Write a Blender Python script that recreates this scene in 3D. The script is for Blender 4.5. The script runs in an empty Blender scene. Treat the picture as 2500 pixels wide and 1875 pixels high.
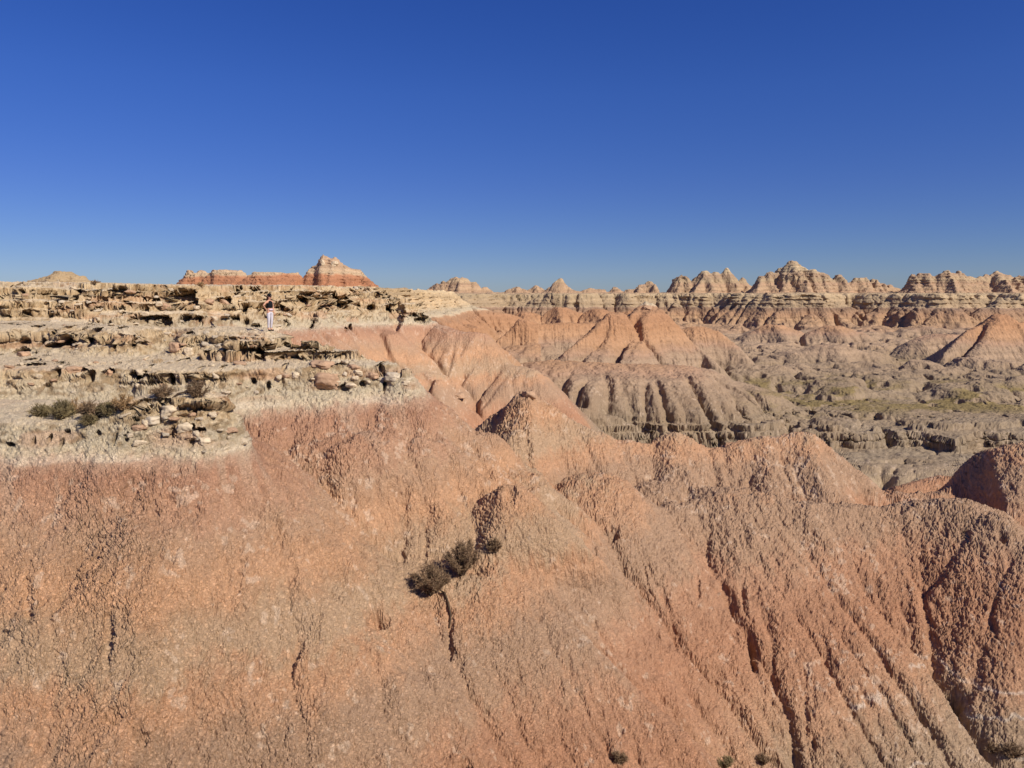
import bpy, bmesh, math, random, time
import numpy as np
from mathutils import Vector, Matrix, noise
T0 = time.time()
def log(*a): print('[%.1fs]' % (time.time() - T0), *a)

# ------------------------------------------------------------------ camera, world, sun
S = bpy.context.scene
COL = S.collection
PITCH = math.radians(6.5)
FPX = 1900.0                      # focal length in pixels of a 2500 px wide picture
cam_d = bpy.data.cameras.new('camera')
cam = bpy.data.objects.new('camera', cam_d)
COL.objects.link(cam)
cam_d.sensor_width = 36.0
cam_d.lens = 36.0 * FPX / 2500.0
cam_d.clip_start = 0.05
cam_d.clip_end = 20000
cam.location = (0, 0, 0)
cam.rotation_euler = (math.pi / 2 - PITCH, 0, 0)
S.camera = cam

SUN_EL = math.radians(40)
SUN_AZ = math.radians(129)        # clockwise from +Y (the viewing direction): from the right and behind
w = bpy.data.worlds.new('World')
S.world = w
w.use_nodes = True
nt = w.node_tree
nt.nodes.clear()
wo = nt.nodes.new('ShaderNodeOutputWorld')
bg = nt.nodes.new('ShaderNodeBackground')
sky = nt.nodes.new('ShaderNodeTexSky')
sky.sky_type = 'NISHITA'
sky.sun_disc = False
sky.sun_elevation = SUN_EL
sky.sun_rotation = SUN_AZ
sky.altitude = 900
sky.air_density = 0.85
sky.dust_density = 0.25
sky.ozone_density = 4.0
hs = nt.nodes.new('ShaderNodeHueSaturation')
hs.inputs['Saturation'].default_value = 1.25
hs.inputs['Value'].default_value = 1.0
nt.links.new(sky.outputs[0], hs.inputs['Color'])
tc = nt.nodes.new('ShaderNodeTexCoord'); sx_ = nt.nodes.new('ShaderNodeSeparateXYZ')
nt.links.new(tc.outputs['Generated'], sx_.inputs[0])
rp = nt.nodes.new('ShaderNodeValToRGB')           # the clear dry air: deeper blue than the model sky, dull at the skyline
el = rp.color_ramp.elements
el[0].position = 0.0; el[0].color = (.66, .73, 1.0, 1)
el[1].position = .42; el[1].color = (.98, .82, 1.46, 1)
for ps, c in ((.05, (.72, .74, 1.05, 1)), (.13, (.87, .77, 1.18, 1)), (.24, (1.02, .86, 1.36, 1))):
    e_ = el.new(ps); e_.color = c
nt.links.new(sx_.outputs[2], rp.inputs[0])
tint = nt.nodes.new('ShaderNodeVectorMath'); tint.operation = 'MULTIPLY'
nt.links.new(hs.outputs[0], tint.inputs[0]); nt.links.new(rp.outputs[0], tint.inputs[1])
nt.links.new(tint.outputs[0], bg.inputs[0])
bg.inputs[1].default_value = 0.064
nt.links.new(bg.outputs[0], wo.inputs[0])
sd = bpy.data.lights.new('sun', 'SUN')
sun = bpy.data.objects.new('sun', sd)
COL.objects.link(sun)
sd.energy = 4.8
sd.angle = math.radians(0.55)
sd.color = (1.0, 0.95, 0.87)
sdir = Vector((math.sin(SUN_AZ) * math.cos(SUN_EL), math.cos(SUN_AZ) * math.cos(SUN_EL), math.sin(SUN_EL)))
sun.rotation_euler = sdir.to_track_quat('Z', 'Y').to_euler()
sun.location = sdir * 100
S.view_settings.view_transform = 'Standard'
S.view_settings.look = 'None'
S.view_settings.exposure = 0.10
S.view_settings.gamma = 1.0
S.render.engine = 'CYCLES'
S.cycles.max_bounces = 4
S.cycles.diffuse_bounces = 2

# ------------------------------------------------------------------ noise
_r = np.random.RandomState(7)
_T2 = _r.rand(512, 512).astype(np.float32)
_T3 = _r.rand(64, 64, 64).astype(np.float32)
_G = _r.rand(512, 512, 2).astype(np.float32)
def _q(t): return t * t * t * (t * (t * 6 - 15) + 10)
def n2(x, y, seed=0):
    """value noise, -1..1"""
    x = x + seed * 17.37; y = y - seed * 9.71
    ix = np.floor(x).astype(np.int32); iy = np.floor(y).astype(np.int32)
    fx = _q((x - ix).astype(np.float32)); fy = _q((y - iy).astype(np.float32))
    x0 = ix & 511; x1 = (ix + 1) & 511; y0 = iy & 511; y1 = (iy + 1) & 511
    a = _T2[x0, y0]; b = _T2[x1, y0]; c = _T2[x0, y1]; d = _T2[x1, y1]
    return ((a + (b - a) * fx) * (1 - fy) + (c + (d - c) * fx) * fy) * 2 - 1
def n3(x, y, z, seed=0):
    x = x + seed * 7.31; y = y - seed * 3.77; z = z + seed * 5.13
    ix = np.floor(x).astype(np.int32); iy = np.floor(y).astype(np.int32); iz = np.floor(z).astype(np.int32)
    fx = _q((x - ix).astype(np.float32)); fy = _q((y - iy).astype(np.float32)); fz = _q((z - iz).astype(np.float32))
    x0 = ix & 63; x1 = (ix + 1) & 63; y0 = iy & 63; y1 = (iy + 1) & 63; z0 = iz & 63; z1 = (iz + 1) & 63
    def L(yy, zz):
        a = _T3[x0, yy, zz]; return a + (_T3[x1, yy, zz] - a) * fx
    a = L(y0, z0); a = a + (L(y1, z0) - a) * fy
    b = L(y0, z1); b = b + (L(y1, z1) - b) * fy
    return (a + (b - a) * fz) * 2 - 1
def fbm2(x, y, o=4, seed=0, g=0.5):
    s = 0; a = 1; t = 0
    for i in range(o):
        s = s + a * n2(x, y, seed + i * 3); t += a; a *= g; x = x * 2.03 + 1.7; y = y * 2.03 - 2.1
    return s / t
def cell2(x, y, seed=0):
    """cellular noise: distance to the nearest and second nearest feature point"""
    x = x + seed * 11.3; y = y + seed * 5.9
    ix = np.floor(x).astype(np.int32); iy = np.floor(y).astype(np.int32)
    f1 = np.full(x.shape, 9.0, np.float32); f2 = f1.copy()
    for dx in (-1, 0, 1):
        for dy in (-1, 0, 1):
            cx = ix + dx; cy = iy + dy
            g = _G[cx & 511, cy & 511]
            ax = (cx + g[..., 0] - x).astype(np.float32); ay = (cy + g[..., 1] - y).astype(np.float32)
            d = np.sqrt(ax * ax + ay * ay)
            f2 = np.minimum(f2, np.maximum(f1, d)); f1 = np.minimum(f1, d)
    return f1, f2
def cell3(x, y, z, seed=0):
    x = x + seed * 11.3; y = y + seed * 5.9
    ix = np.floor(x).astype(np.int32); iy = np.floor(y).astype(np.int32); iz = np.floor(z).astype(np.int32)
    f1 = np.full(x.shape, 9.0, np.float32); f2 = f1.copy()
    for dz in (-1, 0, 1):
        for dx in (-1, 0, 1):
            for dy in (-1, 0, 1):
                cx = ix + dx; cy = iy + dy; cz = iz + dz
                a = cx & 63; b = cy & 63; c = cz & 63
                ax = (cx + _T3[a, b, c] - x).astype(np.float32); ay = (cy + _T3[b, c, a] - y).astype(np.float32); az = (cz + _T3[c, a, b] - z).astype(np.float32)
                d = ax * ax + ay * ay + az * az
                f2 = np.minimum(f2, np.maximum(f1, d)); f1 = np.minimum(f1, d)
    return np.sqrt(f1), np.sqrt(f2)
def sstep(a, b, t):
    t = np.clip((t - a) / (b - a), 0, 1); return t * t * (3 - 2 * t)
def smax(a, b, k):
    h = np.clip(0.5 + 0.5 * (a - b) / k, 0, 1)
    return b + (a - b) * h + k * h * (1 - h)
def smin(a, b, k): return -smax(-a, -b, k)

# ------------------------------------------------------------------ where a feature of the place stands
SP, CP = math.sin(PITCH), math.cos(PITCH)
def ray(u, v):
    cx = (u - 1250) / FPX; cz = (937.5 - v) / FPX
    return np.array([cx, CP + SP * cz, -SP + CP * cz])
def P(u, v, D):
    r = ray(u, v); r = r * (D / r[1]); return (float(r[0]), float(D), float(r[2]))

def poly_dist(X, Y, pts, Z=False):
    """distance to a polyline, height and arc position at the closest point"""
    best = np.full(X.shape, 1e9, np.float32); zz = np.zeros(X.shape, np.float32); tt = np.zeros(X.shape, np.float32)
    acc = 0.0
    for a, b in zip(pts[:-1], pts[1:]):
        dx = b[0] - a[0]; dy = b[1] - a[1]; L2 = dx * dx + dy * dy + 1e-9; L = math.sqrt(L2)
        t = np.clip(((X - a[0]) * dx + (Y - a[1]) * dy) / L2, 0, 1)
        d = np.hypot(X - a[0] - t * dx, Y - a[1] - t * dy)
        m = d < best
        best = np.where(m, d, best)
        if len(a) > 2: zz = np.where(m, a[2] + t * (b[2] - a[2]), zz)
        tt = np.where(m, acc + t * L, tt)
        acc += L
    return best, zz, tt
def poly_sd(X, Y, pts):
    """signed distance to a closed polygon, positive outside"""
    d, _, t = poly_dist(X, Y, list(pts) + [pts[0]])
    ins = np.zeros(X.shape, bool)
    n = len(pts)
    for i in range(n):
        x0, y0 = pts[i][:2]; x1, y1 = pts[(i + 1) % n][:2]
        if y0 == y1: continue
        c = ((y0 > Y) != (y1 > Y)) & (X < (x1 - x0) * (Y - y0) / (y1 - y0) + x0)
        ins ^= c
    return np.where(ins, -d, d), t
def ridge(X, Y, pts, slope=0.84, r=0.25, prof=None, flute=0.0, fl=1.2, seed=0):
    d, z, t = poly_dist(X, Y, pts)
    if flute:
        n = n2(t / fl, d * 0.05 / fl + 3, seed) + 0.5 * n2(t * 2.1 / fl, d * 0.1 / fl, seed + 1)
        d = d * (1 + flute * n * sstep(0, 3 * fl, d))
    if prof is not None:
        return z + np.interp(d, prof[0], prof[1]).astype(np.float32)
    return z - slope * (np.sqrt(d * d + r * r) - r)

# the height of the foot of the pale caprock: the beds dip very gently
def zb(Y): return np.interp(Y, [20, 24, 31, 38, 45, 64, 90, 300], [-4.80, -4.85, -4.45, -3.4, -2.8, -2.8, -3.2, -4.3]).astype(np.float32)

def carve_rills(z, cell, iters=10, n=60000, steps=70, k=0.12, blur=0.5, seed=1, mask=None, inertia=0.35, cap=3.0):
    """let many drops run down the slope; where they gather they cut a rill"""
    rs = np.random.RandomState(seed); h, wd = z.shape
    z = z.astype(np.float32).copy()
    def bl(a, s):
        a = a * (1 - s) + s * 0.25 * (np.roll(a, 1, 0) + np.roll(a, -1, 0) + np.roll(a, 1, 1) + np.roll(a, -1, 1))
        return a
    for it in range(iters):
        zs = bl(bl(z, .6), .6)
        gy, gx = np.gradient(zs, cell)
        slope = np.hypot(gx, gy)
        px = rs.rand(n) * (wd - 3) + 1; py = rs.rand(n) * (h - 3) + 1
        vx = np.zeros(n); vy = np.zeros(n); A = np.zeros(h * wd, np.float64)
        for s in range(steps):
            i = (py + .5).astype(np.int32) * wd + (px + .5).astype(np.int32)
            A += np.bincount(i, minlength=h * wd)
            g = gx.ravel()[i]; q = gy.ravel()[i]
            l = np.hypot(g, q) + 1e-6
            vx = vx * inertia - (1 - inertia) * g / l; vy = vy * inertia - (1 - inertia) * q / l
            l2 = np.hypot(vx, vy) + 1e-6
            px = np.clip(px + vx / l2, 1, wd - 2.6); py = np.clip(py + vy / l2, 1, h - 2.6)
        A = A.reshape(h, wd) / (n * steps / (h * wd))
        A = np.minimum(np.sqrt(A), cap) - 0.8
        c = k * bl(A, .5) * np.clip(slope * 1.6, 0, 1)
        if mask is not None: c = c * mask
        z = z - c
        z = z + (bl(z, blur) - z) * (1 if mask is None else np.clip(mask, .3, 1))
    return z.astype(np.float32)

def bspline(grid, gx, gy):
    """cubic B-spline sampling at fractional cell positions"""
    h, wd = grid.shape
    gx = np.clip(gx, 1.001, wd - 3.001); gy = np.clip(gy, 1.001, h - 3.001)
    ix = gx.astype(np.int32); iy = gy.astype(np.int32)
    fx = (gx - ix).astype(np.float32); fy = (gy - iy).astype(np.float32)
    def W(f): return ((1 - f) ** 3 / 6, (3 * f ** 3 - 6 * f ** 2 + 4) / 6, (-3 * f ** 3 + 3 * f ** 2 + 3 * f + 1) / 6, f ** 3 / 6)
    wx = W(fx); wy = W(fy); r = np.zeros(gx.shape, np.float32)
    for j in range(4):
        s = 0
        for i in range(4): s = s + wx[i] * grid[iy + j - 1, ix + i - 1]
        r += wy[j] * s
    return r
class Zone:
    def __init__(s, x0, x1, y0, y1, c):
        s.x0, s.y0, s.c = x0, y0, c
        s.X, s.Y = np.meshgrid(np.arange(x0, x1, c, dtype=np.float32), np.arange(y0, y1, c, dtype=np.float32))
        s.z = None; s.ex = {}
    def at(s, x, y, g=None):
        return bspline(s.z if g is None else g, (x - s.x0) / s.c, (y - s.y0) / s.c)

# ================================================================== NEAR GROUND
def PL(*a): return [P(*t) for t in a]
near = Zone(-78, 66, -6, 100, 0.15)
X, Y = near.X, near.Y
wx = X + 0.8 * fbm2(X * .35, Y * .35, 3, 11); wy = Y + 0.8 * fbm2(X * .35, Y * .35, 3, 12)

# the valley side the photographer stands on, and the gully floor
z = np.where(Y < 1.5, -1.65, -1.65 - 1.0 * (Y - 1.5)) .astype(np.float32)
floor_ = -19.5 + 0.35 * fbm2(X * .1, Y * .1, 3, 2) - 3.0 * sstep(50, 70, Y)
z = smax(z, floor_, 1.5)

# back-left plateau: rim, ledges, red foot
M1 = [(-90, 47), P(-300, 690, 50)[:2], P(0, 690, 53)[:2], P(300, 690, 55)[:2], P(450, 690, 59)[:2], P(600, 690, 64)[:2],
      P(760, 690, 74)[:2], P(880, 690, 84)[:2], P(915, 690, 90)[:2], P(880, 690, 100)[:2], (-17, 140), (-17, 260), (-220, 260), (-90, 47)]
M1 = [(p[0], p[1]) for p in M1]
mx = X + 1.3 * n2(X * .22, Y * .22, 31) + .7 * n2(X * .6, Y * .6, 32); my = Y + 1.3 * n2(X * .22, Y * .22, 33) + .7 * n2(X * .6, Y * .6, 34)
def mesa1(X, Y, mx, my):
    d, t = poly_sd(mx, my, M1)
    pr = np.interp(d, [-60, -10, -1, 0, .4, 1.2, 1.6, 2.5, 3.1, 3.9, 5.4, 20, 40],
                   [1.6, .95, .8, .7, -.1, -.35, -1.3, -1.6, -2.6, -3.0, -4.0, -14.6, -30]).astype(np.float32)
    return pr, d
pm1, d1 = mesa1(X, Y, mx, my)
z = smax(z, pm1, .3)
# spur from the plateau's end down to the right
R1 = PL((900, 706, 86), (960, 722, 85.5), (1000, 735, 85), (1040, 770, 84.5), (1062, 794, 84), (1105, 808, 82), (1180, 817, 81), (1205, 850, 80), (1238, 888, 79), (1300, 903, 77),
        (1365, 988, 74), (1420, 1040, 72), (1480, 1110, 69))
z = smax(z, ridge(X, Y, R1, .76, .7, flute=.12, fl=2.4, seed=3), .5)
# small saddle knoll behind it


# middle terrace with the walker
M2 = [(-90, 33), P(-300, 900, 31)[:2], P(0, 900, 31)[:2], P(330, 900, 31.6)[:2], P(600, 900, 31.8)[:2], P(800, 910, 32.2)[:2], P(950, 920, 32.8)[:2],
      P(985, 930, 33.6)[:2], P(900, 910, 34.6)[:2], P(800, 870, 35.2)[:2], P(715, 850, 36.0)[:2], P(680, 815, 38)[:2], P(650, 815, 42)[:2], P(560, 810, 48)[:2],
      P(480, 800, 56)[:2], (-90, 56)]
nx = X + .5 * n2(X * .5, Y * .5, 41) + .3 * n2(X * 1.3, Y * 1.3, 42); ny = Y + .6 * n2(X * .5, Y * .5, 43) + .3 * n2(X * 1.3, Y * 1.3, 44)
d2, t2 = poly_sd(nx, ny, M2)
pr2 = np.interp(d2, [-14, -4, -1.5, 0, .35, .8, 1.3, 1.7, 14, 30], [-2.75, -2.75, -2.8, -3.0, -3.5, -4.0, -4.3, -4.6, -14.9, -28]).astype(np.float32)
z = smax(z, pr2, .25)
# upper blocks of that terrace
M2b = [(-90, 38.5), P(-250, 850, 37.5)[:2], P(100, 850, 38.2)[:2], P(200, 860, 37.2)[:2], P(235, 860, 36.2)[:2], P(330, 860, 36.2)[:2], P(350, 850, 38.5)[:2], P(440, 850, 38.6)[:2], P(465, 850, 36.2)[:2],
       P(560, 850, 35.6)[:2], P(680, 850, 35.8)[:2], P(690, 850, 37)[:2], P(650, 815, 42)[:2], P(500, 800, 50)[:2], (-90, 52)]
d2b, _ = poly_sd(X + .25 * n2(X * .8, Y * .8, 45), Y + .25 * n2(X * .8, Y * .8, 46), M2b)
prb = np.interp(d2b, [-30, -2, -.3, .15, .5, .9, 1.5], [-1.35, -1.55, -1.64, -2.0, -2.4, -2.65, -4]).astype(np.float32)
z = np.where(d2b < 2, smax(z, prb, .1), z)
# a low ledge on the right of the terrace
M2c = [P(520, 880, 34.2)[:2], P(700, 890, 34.0)[:2], P(800, 900, 34)[:2], P(870, 905, 34.0)[:2], P(830, 880, 35.0)[:2], P(690, 860, 36)[:2], P(520, 860, 36.5)[:2]]
d2c, _ = poly_sd(nx, ny, M2c)
z = np.where(d2c < 1, smax(z, np.interp(d2c, [-2, -.2, .2, .8], [-2.1, -2.25, -2.6, -4]).astype(np.float32), .08), z)
# red hollow under the plateau cliff, left of the walker
holl = ridge(X, Y, [P(350, 800, 47)[:2] + (0,), P(480, 800, 46)[:2] + (0,), P(640, 815, 45)[:2] + (0,)], 1, .1)
z = z - 2.0 * np.exp(-(holl / 3.2) ** 2)

# near-left outcrop with the bench
M3 = [(-40, 23.3), P(-300, 1035, 23.3)[:2], P(0, 1035, 23.4)[:2], P(280, 1035, 23.5)[:2], P(400, 1050, 23.6)[:2], P(500, 1060, 24.0)[:2], P(575, 1100, 24.6)[:2], P(560, 1100, 25.4)[:2],
      P(470, 1050, 25.6)[:2], P(400, 1010, 26.6)[:2], P(330, 990, 28)[:2], (-40, 31)]
ox = X + .3 * n2(X * .9, Y * .9, 51) + .15 * n2(X * 2.3, Y * 2.3, 52); oy = Y + .3 * n2(X * .9, Y * .9, 53) + .15 * n2(X * 2.3, Y * 2.3, 54)
d3, t3 = poly_sd(ox, oy, M3)
sc = sstep(-9.4, -8.0, X)             # the rim sinks towards its right end
pr3 = np.interp(d3, [-6, -3, -.4, 0, .5, 1.0, 1.5, 1.9, 12, 30], [-3.75, -3.7, -3.78, -3.86, -4.3, -4.75, -5.15, -5.6, -14.6, -30]).astype(np.float32) - .9 * sc
z = smax(z, pr3, .15)
for (u, v, D, r_, a_) in ((385, 985, 24.3, 1.1, .45), (440, 1010, 24.2, .9, .3), (335, 1000, 24.0, .9, .22), (490, 1045, 24.4, .8, .35), (545, 1090, 24.8, .7, .35)):
    p = P(u, v, D); q = np.hypot(X - p[0], Y - p[1]) / r_
    z = z + a_ * np.exp(-q * q * 1.2)
# red shoulder running out of the gap between outcrop and terrace
z = smax(z, ridge(X, Y, PL((470, 1030, 27.5), (545, 1036, 27.6), (620, 1075, 27.2), (690, 1130, 26.6), (800, 1250, 25.4), (900, 1390, 24.2), (1040, 1560, 22.9), (1200, 1760, 21.8)), .80, .4, flute=.15, seed=5), .35)
# left spurs on the big face
z = smax(z, ridge(X, Y, PL((60, 1140, 22.6), (80, 1250, 21.5), (60, 1450, 19.7), (30, 1800, 16.8)), .80, .4, flute=.12, seed=6), .5)
z = smax(z, ridge(X, Y, PL((330, 1140, 23.2), (420, 1300, 21.9), (520, 1480, 20.4), (560, 1700, 18.8), (600, 1900, 17.6)), .80, .5, flute=.12, seed=7), .6)

# long ridge across the middle
R2 = PL((1170, 1040, 44), (1205, 1012, 43), (1245, 988, 42.4), (1272, 956, 42), (1300, 950, 42), (1318, 985, 42), (1365, 1010, 42), (1410, 1040, 42), (1470, 1058, 42), (1530, 1078, 42),
        (1590, 1088, 42), (1615, 1070, 42), (1645, 1062, 42), (1685, 1068, 42), (1715, 1090, 42), (1760, 1092, 42), (1810, 1080, 42), (1870, 1070, 42), (1930, 1060, 42), (1965, 1050, 42), (1995, 1075, 42),
        (2050, 1135, 41.5), (2110, 1180, 41), (2160, 1214, 41), (2230, 1206, 40.6), (2300, 1204, 40.5))
z = smax(z, ridge(X, Y, R2, .84, .22, flute=.12, fl=1.4, seed=8), .22)
for pts, sl in ((((1290, 960, 42), (1255, 1040, 39.6), (1240, 1120, 37.6)), .95), (((1960, 1055, 42), (1985, 1130, 40), (2010, 1190, 38.6)), .8), (((1645, 1065, 42), (1660, 1130, 40.3)), .85),
                (((1870, 1072, 42), (1880, 1140, 40.2)), .8)):
    z = smax(z, ridge(X, Y, PL(*pts), sl, .3, flute=.12, seed=9), .3)
# spur B with the dark side, carrying the shrubs
RB = PL((1290, 1215, 30.5), (1262, 1188, 29), (1245, 1184, 28.6), (1228, 1250, 27.7), (1205, 1330, 26.8), (1225, 1400, 26.1), (1330, 1500, 25.3), (1430, 1590, 24.6), (1540, 1680, 23.9), (1660, 1800, 23.1), (1740, 1900, 22.4))
z = smax(z, ridge(X, Y, RB, .84, .25, flute=.08, fl=1.6, seed=10), .25)
z = smax(z, ridge(X, Y, PL((1215, 1390, 26.2), (1150, 1405, 25.6), (1080, 1425, 25.1), (990, 1450, 24.7)), .86, .5, flute=.08, seed=11), .4)
# rounded knolls of the shelf
for (u, v, D, r_, sl) in ((1450, 1160, 35.5, 1.3, .85), (1770, 1192, 37.6, 1.8, .75), (1600, 1185, 38.6, 1.2, .7)):
    p = P(u, v, D); q = np.hypot(X - p[0], (Y - p[1]) * .9)
    z = smax(z, p[2] - sl * (np.sqrt(q * q + r_ * r_) - r_), .3)
# crest of the front wall and its spurs
R4 = PL((1290, 1262, 30.5), (1340, 1285, 31.5), (1400, 1296, 32.6), (1480, 1300, 33.6), (1580, 1268, 34.8), (1650, 1235, 36), (1740, 1210, 36.8), (1850, 1214, 36.8), (1960, 1238, 36.4), (2080, 1238, 36.6), (2170, 1240, 36.8),
        (2260, 1236, 36.6), (2330, 1235, 36), (2400, 1255, 35), (2450, 1275, 34), (2510, 1315, 33), (2620, 1380, 32), (2750, 1430, 31))
z = smax(z, ridge(X, Y, R4, .82, .4, flute=.06, fl=1.6, seed=12), .4)
for k, pts in enumerate((((1440, 1300, 33.2), (1500, 1400, 31), (1600, 1540, 28.7), (1720, 1700, 26.5), (1850, 1880, 24.6)),
                         ((1650, 1235, 36), (1700, 1380, 33), (1780, 1520, 30.7), (1880, 1680, 28.4), (1960, 1860, 26.2)),
                         ((1960, 1238, 36.4), (2060, 1420, 32.9), (2190, 1620, 29.7), (2330, 1800, 27.2), (2420, 1900, 26)),
                         ((2330, 1235, 36), (2400, 1420, 32.6), (2500, 1600, 30), (2600, 1850, 27)))):
    z = smax(z, ridge(X, Y, PL(*pts), (.90, .90, .86, .78)[k], (.7, .7, .9, 1.8)[k], flute=.07, fl=1.8, seed=13 + k), (.45, .45, .6, 1.3)[k])
# dark red peak on the right
z = smax(z, ridge(X, Y, PL((2270, 1222, 42), (2330, 1188, 42), (2370, 1140, 42), (2405, 1105, 42), (2440, 1093, 41.6), (2500, 1090, 41), (2600, 1065, 40.4), (2760, 1040, 39.5)), .86, .3, flute=.14, seed=18), .25)
z = smax(z, ridge(X, Y, PL((2180, 1205, 48), (2260, 1172, 50), (2330, 1168, 51), (2480, 1180, 52)), .7, .8, seed=19), .4)
# pale clumpy spur at the bottom centre
z = smax(z, ridge(X, Y, PL((1062, 1662, 23.6), (1085, 1650, 23.7), (1150, 1690, 23.4), (1230, 1770, 22.8), (1330, 1880, 22)), .85, .3, flute=.2, seed=20), .2)
z = smax(z, ridge(X, Y, PL((1090, 1790, 21.6), (1150, 1830, 21.4), (1230, 1880, 21)), .8, .3, flute=.2, seed=21), .2)
# grey benches beyond the ridge: the front of the valley
VB = [P(1100, 1000, 96)[:2], P(1300, 1000, 96)[:2], P(1500, 1060, 94)[:2], P(1640, 1080, 92)[:2], P(1690, 1050, 97)[:2], P(1730, 1050, 102)[:2], P(1760, 1060, 95)[:2], P(1850, 1080, 90.5)[:2], P(1905, 1070, 96)[:2], P(2000, 1060, 91)[:2],
      P(2100, 1060, 89)[:2], P(2180, 1060, 92.5)[:2], P(2300, 1050, 89)[:2], P(2420, 1050, 91)[:2], P(2800, 1050, 88)[:2], (150, 88), (150, 150), (0, 150)]
VB2 = [P(1880, 1120, 84)[:2], P(1960, 1130, 80)[:2], P(2040, 1120, 77)[:2], P(2110, 1115, 76)[:2], P(2170, 1115, 79)[:2], P(2230, 1110, 75)[:2], P(2330, 1100, 73)[:2], P(2500, 1090, 72)[:2], P(2800, 1090, 70)[:2], (150, 100), (40, 100)]
def benches(X, Y):
    vx = X + 1.3 * n2(X * .25, Y * .25, 91) + .8 * n2(X * .7, Y * .7, 92); vy = Y + 1.3 * n2(X * .25, Y * .25, 93) + .8 * n2(X * .7, Y * .7, 94)
    d, _ = poly_sd(vx, vy, VB)
    a = np.interp(d, [-40, -12, -4, 0, .5, 1.0, 1.7, 2.2, 3.2, 9, 30], [-15.2, -15.3, -15.8, -16.4, -17.3, -17.5, -18.4, -18.7, -20, -23, -40]).astype(np.float32)
    d, _ = poly_sd(vx, vy, VB2)
    b = np.interp(d, [-10, -3, 0, .7, 1.2, 2.0, 2.8, 10, 30], [-17.9, -18.1, -18.6, -19.6, -19.8, -20.8, -21.4, -25, -40]).astype(np.float32)
    return smax(a, b, .4) + .5 * fbm2(X * .15, Y * .15, 3, 98)
z = smax(z, benches(X, Y), .4)
z = smax(z, floor_, .8)
near_macro = z.copy()

# weathering
t_ = z - zb(Y)
cream_n = sstep(-.1, .3, t_) * sstep(-60, -5, -np.abs(X) * 0)
rough = 0.30 * fbm2(wx * .5, wy * .5, 4, 61) + 0.06 * fbm2(X * 2.2, Y * 2.2, 3, 62)
z = z + rough * np.where(t_ > 0, .35, 1.0) * sstep(8, 14, Y)
edge = np.where(X > -4, sstep(90, 84, Y), sstep(98, 90, Y)) * sstep(7, 12, Y)
msk = np.where(t_ > .0, .35, 1.0).astype(np.float32) * edge * (.16 + .24 * sstep(-4, 6, X) * sstep(52, 46, Y) + .62 * sstep(50, 58, Y) * sstep(-22, -14, X))
z = carve_rills(z, near.c, iters=11, n=90000, steps=90, k=.055, blur=.35, seed=3, mask=msk, inertia=.25, cap=3.2)
# finer rills close by
near.z = z.astype(np.float32)
fine = Zone(-34, 31, 13, 50, 0.065)
zf_ = near.at(fine.X, fine.Y)
tf = zf_ - zb(fine.Y)
fm = sstep(13, 15, fine.Y) * sstep(50, 47, fine.Y) * sstep(-34, -32, fine.X) * sstep(31, 29, fine.X)
zf_ = zf_ + fm * (.035 * n2(fine.X * 3.1, fine.Y * 3.1, 63) + .03 * n2(fine.X * 7, fine.Y * 7, 64))
zf_ = carve_rills(zf_, fine.c, iters=8, n=110000, steps=70, k=.011, blur=.22, seed=13, mask=(fm * np.where(tf > 0, .5, 1.0) * (.25 + .75 * sstep(-.2, .4, fbm2(fine.X * .25, fine.Y * .25, 2, 65)))).astype(np.float32), inertia=.15, cap=3.4)
fine.z = zf_.astype(np.float32)
fine.m = fm.astype(np.float32)
_nat = near.at
def near_at(x, y, g=None):
    a = _nat(x, y, g)
    if g is not None: return a
    m = np.clip(bspline(fine.m, (x - fine.x0) / fine.c, (y - fine.y0) / fine.c), 0, 1) * ((x > -34) & (x < 31) & (y > 13) & (y < 50))
    return a * (1 - m) + m * fine.at(x, y)
near.at = near_at
def beds(zv, Xv, Yv, step=.42, hard=.62, rag=.0, seed=0):
    """hard and soft beds: flats and risers, each bed with a ragged rim of its own"""
    base = .5 * n2(Xv * .06, Yv * .06, 71)
    q = zv / step + base
    if rag:
        i = np.round(q); q2 = q + rag * n3(Xv * 1.1, Yv * 1.1, i * 3.7, seed) + rag * .6 * n3(Xv * 3.1, Yv * 3.1, i * 3.7, seed + 1)
    else: q2 = q
    i = np.floor(q2); f = q2 - i
    j = n2(i * 7.7, i * 3.1, 72) * .2
    f2 = sstep(.5 - .5 * (1 - hard) + j, .5 + .5 * (1 - hard) + j, f)
    return (i + f2 - base) * step

def nz(x, y):
    x = np.asarray(x, np.float32); y = np.asarray(y, np.float32); return near.at(x, y)
_RN = np.exp(np.linspace(math.log(8), math.log(95), 3000))
def nhit(u, v):
    r = ray(u, v); r = r / r[1]; s_ = nz(r[0] * _RN, _RN); k = np.nonzero(s_ > r[2] * _RN)[0]
    return None if len(k) == 0 else (r[0] * _RN[k[0]], _RN[k[0]], r[2] * _RN[k[0]])
def dig_line(uv, w, depth, ends=.25):
    """a crack or washed-out rill along a line on the slope"""
    pts = []
    for a, b in zip(uv[:-1], uv[1:]):
        n = max(1, int(math.hypot(b[0] - a[0], b[1] - a[1]) / 25))
        for i in range(n):
            t = i / n; h = nhit(a[0] + (b[0] - a[0]) * t, a[1] + (b[1] - a[1]) * t)
            if h and (not pts or math.hypot(h[0] - pts[-1][0], h[1] - pts[-1][1]) < 4): pts.append(h)
    if len(pts) < 2: return
    for Z in (fine, near):
        d, _, t = poly_dist(Z.X, Z.Y, [(p[0], p[1]) for p in pts])
        ww = max(w, Z.c * .8); L = float(t.max()) + 1e-3
        k = np.exp(-(d / ww) ** 2) * sstep(0, ends * L + .01, t) * sstep(0, ends * L + .01, L - t) * (.6 + .6 * n2(t * 1.5, t * 0, 66))
        Z.z = (Z.z - depth * (w / ww) * k).astype(np.float32)
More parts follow.
